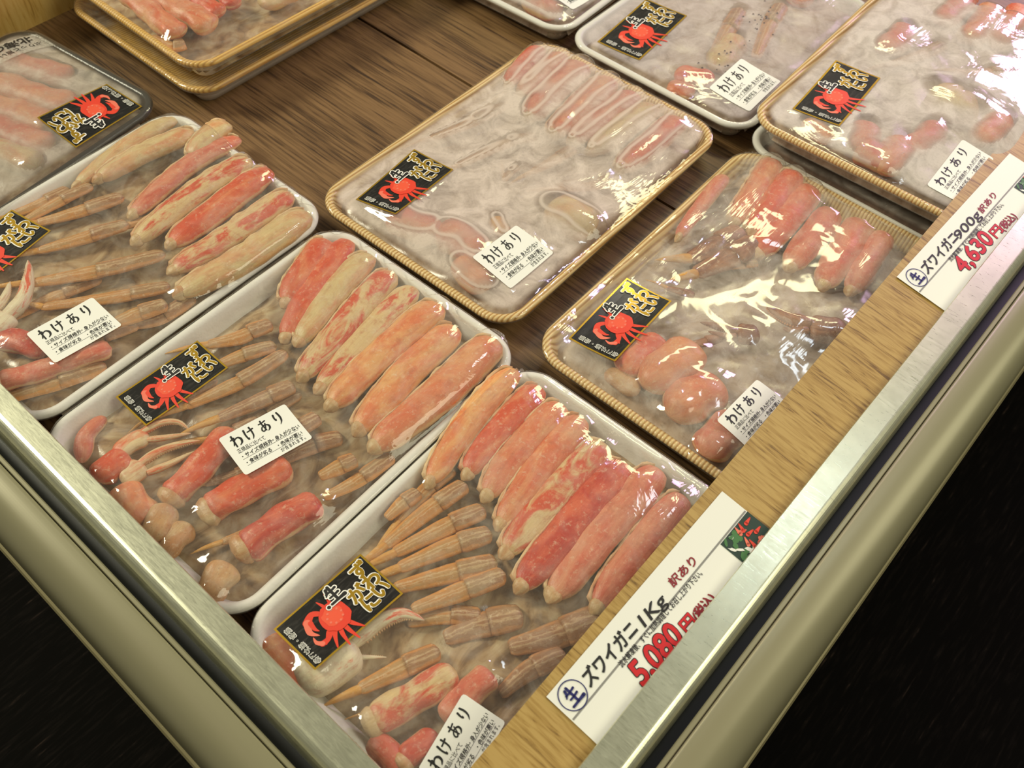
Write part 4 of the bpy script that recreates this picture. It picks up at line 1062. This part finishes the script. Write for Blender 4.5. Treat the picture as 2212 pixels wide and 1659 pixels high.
crab_leg(P_H, [(1912, 505), (1876, 560), (1838, 628)], 54, 'pink', 'pink crab leg closest to the oak ledge ' + T, .001, rim=0)
claw(P_H, [(1830, 712), (1790, 712), (1745, 706)], [(1750, 700), (1705, 690), (1672, 672), (1655, 655)], [(1745, 712), (1715, 716), (1690, 708)], 62, 'dark brown crab claw pointing left beside the ledge ' + T, 'claw_dark', z=.004, wu=34)
claw(P_H, [(1640, 722), (1615, 722), (1590, 720)], [(1596, 716), (1560, 708), (1512, 696)], [(1590, 726), (1565, 726), (1530, 716)], 46, 'slim brown crab claw in the glare ' + T, 'claw_dark', z=.004)
shin_only(P_H, [(1560, 728), (1520, 740), (1490, 744)], 24, 'thin brown crab tip below the glare ' + T, mat='claw_dark', z=.002, tipto=(1440, 750))
shin_only(P_H, [(1500, 640), (1470, 630), (1440, 622)], 20, 'thin brown crab tip above the sticker ' + T, mat='claw_dark', z=.002, tipto=(1394, 604))
lump(P_H, [(1432, 735), (1385, 765), (1340, 800)], 62, 'red', 'bright red crab leg beside the sticker ' + T, .000, name='crab_shank', cat='crab leg', ends=(.16, .14))
lump(P_H, [(1520, 762), (1450, 790), (1390, 835)], 92, 'salmon', 'big rounded pink crab shoulder below the glare ' + T, .003, ends=(.3, .35))
lump(P_H, [(1560, 830), (1500, 860), (1448, 900)], 96, 'salmon', 'second rounded pink crab shoulder left of the label ' + T, .002, ends=(.3, .35))
lump(P_H, [(1600, 900), (1560, 940), (1520, 985)], 80, 'pink', 'purplish crab shoulder at the front corner ' + T, .000)
lump(P_H, [(1310, 800), (1350, 830), (1380, 850)], 40, 'tan', 'frosty tan crab crumbs along the front rim ' + T, -.004, name='crab_knuckle')
ice_fill(P_H, 'ice_grey', -.010, 'grey-brown frozen glaze in the shiny tray by the ledge')
sticker(P_H, [(1229, 723), (1359, 596), (1446, 653), (1327, 792)], crab_sticker)
sticker(P_H, [(1541, 925), (1632, 824), (1707, 872), (1616, 973)], wakeari)

# speckled white tray behind
T = 'in the speckled white tray'
lump(P_K, [(1545, 172), (1500, 168), (1455, 165)], 50, 'red', 'raspberry red crab shoulder near the front rim ' + T, -.001)
lump(P_K, [(1500, 205), (1470, 195), (1440, 190)], 40, 'pink', 'pink crab lump at the left front corner ' + T, -.003)
lump(P_K, [(1720, 10), (1740, -20), (1770, -50)], 60, 'red', 'red crab piece at the picture top ' + T, -.001)
shin_only(P_K, [(1690, 10), (1660, 60), (1632, 125)], 34, 'long tan crab shell slanting ' + T, z=-.001, tip=False)
shin_only(P_K, [(1600, 20), (1570, 70), (1545, 110)], 34, 'second tan crab shell left of the long one ' + T, z=-.001, tip=False)
lump(P_K, [(1590, 80), (1560, 130), (1540, 150)], 60, 'creammeat', 'pale crab lump behind the label ' + T, -.004)
ice_fill(P_K, 'ice_grey', -.008, 'grey frozen glaze in the speckled white tray')
sticker(P_K, [(1297, 82), (1402, -13), (1481, 34), (1376, 129)], crab_sticker)
sticker(P_K, [(1537, 186), (1606, 127), (1683, 174), (1614, 243)], wakeari)

T = 'in the white tray at the top edge'
lump(P_L, [(1130, -10), (1170, 10), (1210, 30)], 60, 'pink', 'frosty pink crab lump ' + T, -.002)
ice_fill(P_L, 'ice_grey', -.007, 'frosty glaze in the white tray at the top edge')
sticker(P_L, [(1160, -13), (1225, -60), (1300, -22), (1235, 25)], wakeari)

# upper right stack
ice_fill(P_J, 'ice_shaded', -.009, 'brown frozen glaze with painted-in shade in the shadowed lower tray of the right stack')
T = 'in the stacked upper right tray'
lump(P_I, [(1735, 262), (1770, 285), (1800, 305)], 44, 'orange', 'orange-red crab piece below the sticker ' + T, -.003)
lump(P_I, [(1850, 320), (1890, 340), (1920, 350)], 70, 'pink', 'pink crab leg end with a red spot ' + T, -.001)
lump(P_I, [(1870, 268), (1865, 300), (1850, 325)], 60, 'pink', 'pink crab lump right of the sticker ' + T, -.001)
lump(P_I, [(1950, 300), (1930, 340), (1900, 370)], 66, 'salmon', 'salmon crab leg left of the label ' + T, .000, name='crab_shank', cat='crab leg')
lump(P_I, [(2150, 20), (2120, 55), (2090, 90)], 54, 'salmon', 'pink crab leg at the far end ' + T, .001, name='crab_shank', cat='crab leg', ends=(.15, .15))
lump(P_I, [(2210, 20), (2180, 60), (2150, 100)], 54, 'pink', 'second pink crab leg at the far end ' + T, .001, name='crab_shank', cat='crab leg', ends=(.15, .15))
lump(P_I, [(2090, -10), (2060, 25), (2030, 50)], 50, 'pink', 'pale crab leg at the picture top ' + T, .000, name='crab_shank', cat='crab leg', ends=(.15, .15))
shin_only(P_I, [(2190, 150), (2130, 158), (2080, 156)], 30, 'thin pinkish crab shell near the right edge ' + T, z=.001)
shin_only(P_I, [(2040, 95), (1990, 120), (1920, 140)], 30, 'slender whitish crab shell behind the sticker ' + T, z=-.001)
lump(P_I, [(2010, 200), (2060, 230), (2110, 240)], 100, 'creammeat', 'broad pale crab body flesh in the middle ' + T, -.004)
lump(P_I, [(2030, 270), (2000, 300), (1960, 330)], 60, 'pink', 'rosy crab lump behind the white label ' + T, .000)
lump(P_I, [(1960, 60), (1935, 90), (1900, 110)], 56, 'pink', 'rosy crab lump near the far left rim ' + T, -.001)
lump(P_I, [(2170, 250), (2140, 285), (2110, 310)], 60, 'salmon', 'salmon crab lump right of the white label ' + T, .000)
ice_fill(P_I, 'ice_grey', -.008, 'pinkish frozen glaze in the stacked upper right tray')
sticker(P_I, [(1710, 235), (1804, 132), (1906, 160), (1813, 277)], crab_sticker)
sticker(P_I, [(2002, 400), (2074, 308), (2149, 342), (2077, 434)], wakeari)

# golden stack
T = 'in the upper golden tray'
lump(P_N2, [(390, 76), (330, 30), (270, -20)], 50, 'salmon', 'orange-pink crab leg nearest the left rim ' + T, .001, name='crab_shank', cat='crab leg', ends=(.1, .1))
lump(P_N2, [(455, 62), (395, 20), (330, -30)], 56, 'salmon', 'coral crab leg, second from the left rim ' + T, .001, name='crab_shank', cat='crab leg', ends=(.1, .1))
lump(P_N2, [(478, 30), (440, 5), (400, -30)], 42, 'red', 'deeper red crab leg, third from the left rim ' + T, .000, name='crab_shank', cat='crab leg', ends=(.1, .1))
lump(P_N2, [(512, 12), (485, -10), (450, -40)], 38, 'dred', 'bright red crab leg end at the picture top ' + T, .000, name='crab_shank', cat='crab leg', ends=(.12, .1))
lump(P_N2, [(560, 10), (600, -5), (640, -25)], 50, 'creammeat', 'milky pale crab lump right of the red legs ' + T, -.004)
shin_only(P_N2, [(400, 95), (370, 100), (330, 80)], 40, 'translucent tan shell at the front corner ' + T, z=-.010, tip=False)
ice_fill(P_N2, 'ice', -.019, 'thin frozen glaze in the upper golden tray', .001)

# black tray
T = 'in the fogged black tray'
for pts, w, m, d in [([(150, 175), (80, 150), (-10, 130)], 44, 'pink', 'pale pink crab leg farthest back'), ([(160, 235), (70, 205), (-20, 180)], 48, 'salmon', 'salmon crab leg, second from the back'),
        ([(120, 275), (50, 250), (-30, 225)], 46, 'salmon', 'hazy salmon crab leg level with the sticker'), ([(110, 320), (45, 295), (-30, 270)], 46, 'pink', 'hazy pink crab leg below the sticker'),
        ([(80, 360), (30, 338), (-30, 315)], 44, 'creammeat', 'faint cream crab leg near the front rim')]:
    lump(P_B, pts, w * 1.35, m, d + ' ' + T, .000, name='crab_shank', cat='crab leg', ends=(.12, .12))
ice_fill(P_B, 'ice', -.008, 'misty pale glaze in the fogged black tray')
sticker(P_B, [(303, 227), (161, 320), (90, 269), (234, 181)], crab_sticker)
sticker(P_B, [(117, 97), (-60, 190), (-98, 160), (79, 67)], kita_strip)

for p_, sag in ((P_E, .003), (P_D, .003), (P_F, .003), (P_G, .001), (P_H, .002), (P_K, .001), (P_L, .001), (P_J, .001), (P_I, .001), (P_M, .002), (P_N2, .002), (P_B, .001)):
    finish_film(p_, sag)

def film_z(p, X, Y):
    x, y = p.toL(X, Y); i = int(round((x + p.L / 2) / p.L * (p.nx - 1))); j = int(round((y + p.W / 2) / p.W * (p.ny - 1)))
    return p.H[min(max(i, 0), p.nx - 1), min(max(j, 0), p.ny - 1)]
mb = MB(); r_ = random.Random(4)
for i in range(34):
    t_ = r_.random(); x_ = 1668 - 140 * t_ + r_.gauss(0, 18); y_ = 6 + 165 * t_ + r_.gauss(0, 14); q = at(x_, y_, .004); s_ = r_.uniform(.0013, .0026)
    z_ = film_z(P_K, q[0], q[1]) - .0006
    mb.add([(q[0] + s_ * math.cos(k * .785), q[1] + s_ * .8 * math.sin(k * .785), z_) for k in range(8)] + [(q[0], q[1], z_ + .0016)], [(k, (k + 1) % 8, 8) for k in range(8)])
mb.build('dark_speckle_patch', MAT['speck'], P_K.root)

# ------------------------------------------------------------------ groups: pieces that repeat inside one tray
for o in list(COL.objects):
    if o.parent is None and 'label' in o:
        tail = o['label'].split(' in the ')[-1]
        if o['category'] in ('crab leg', 'crab claw', 'crab piece') and 'group' not in o: o['group'] = o['category'] + 's in the ' + tail
        if o['category'] == 'tray': o['group'] = 'foam trays of frozen crab'
        n = len(o['label'].split())
        if n > 16: print('LONG', n, o['label'])
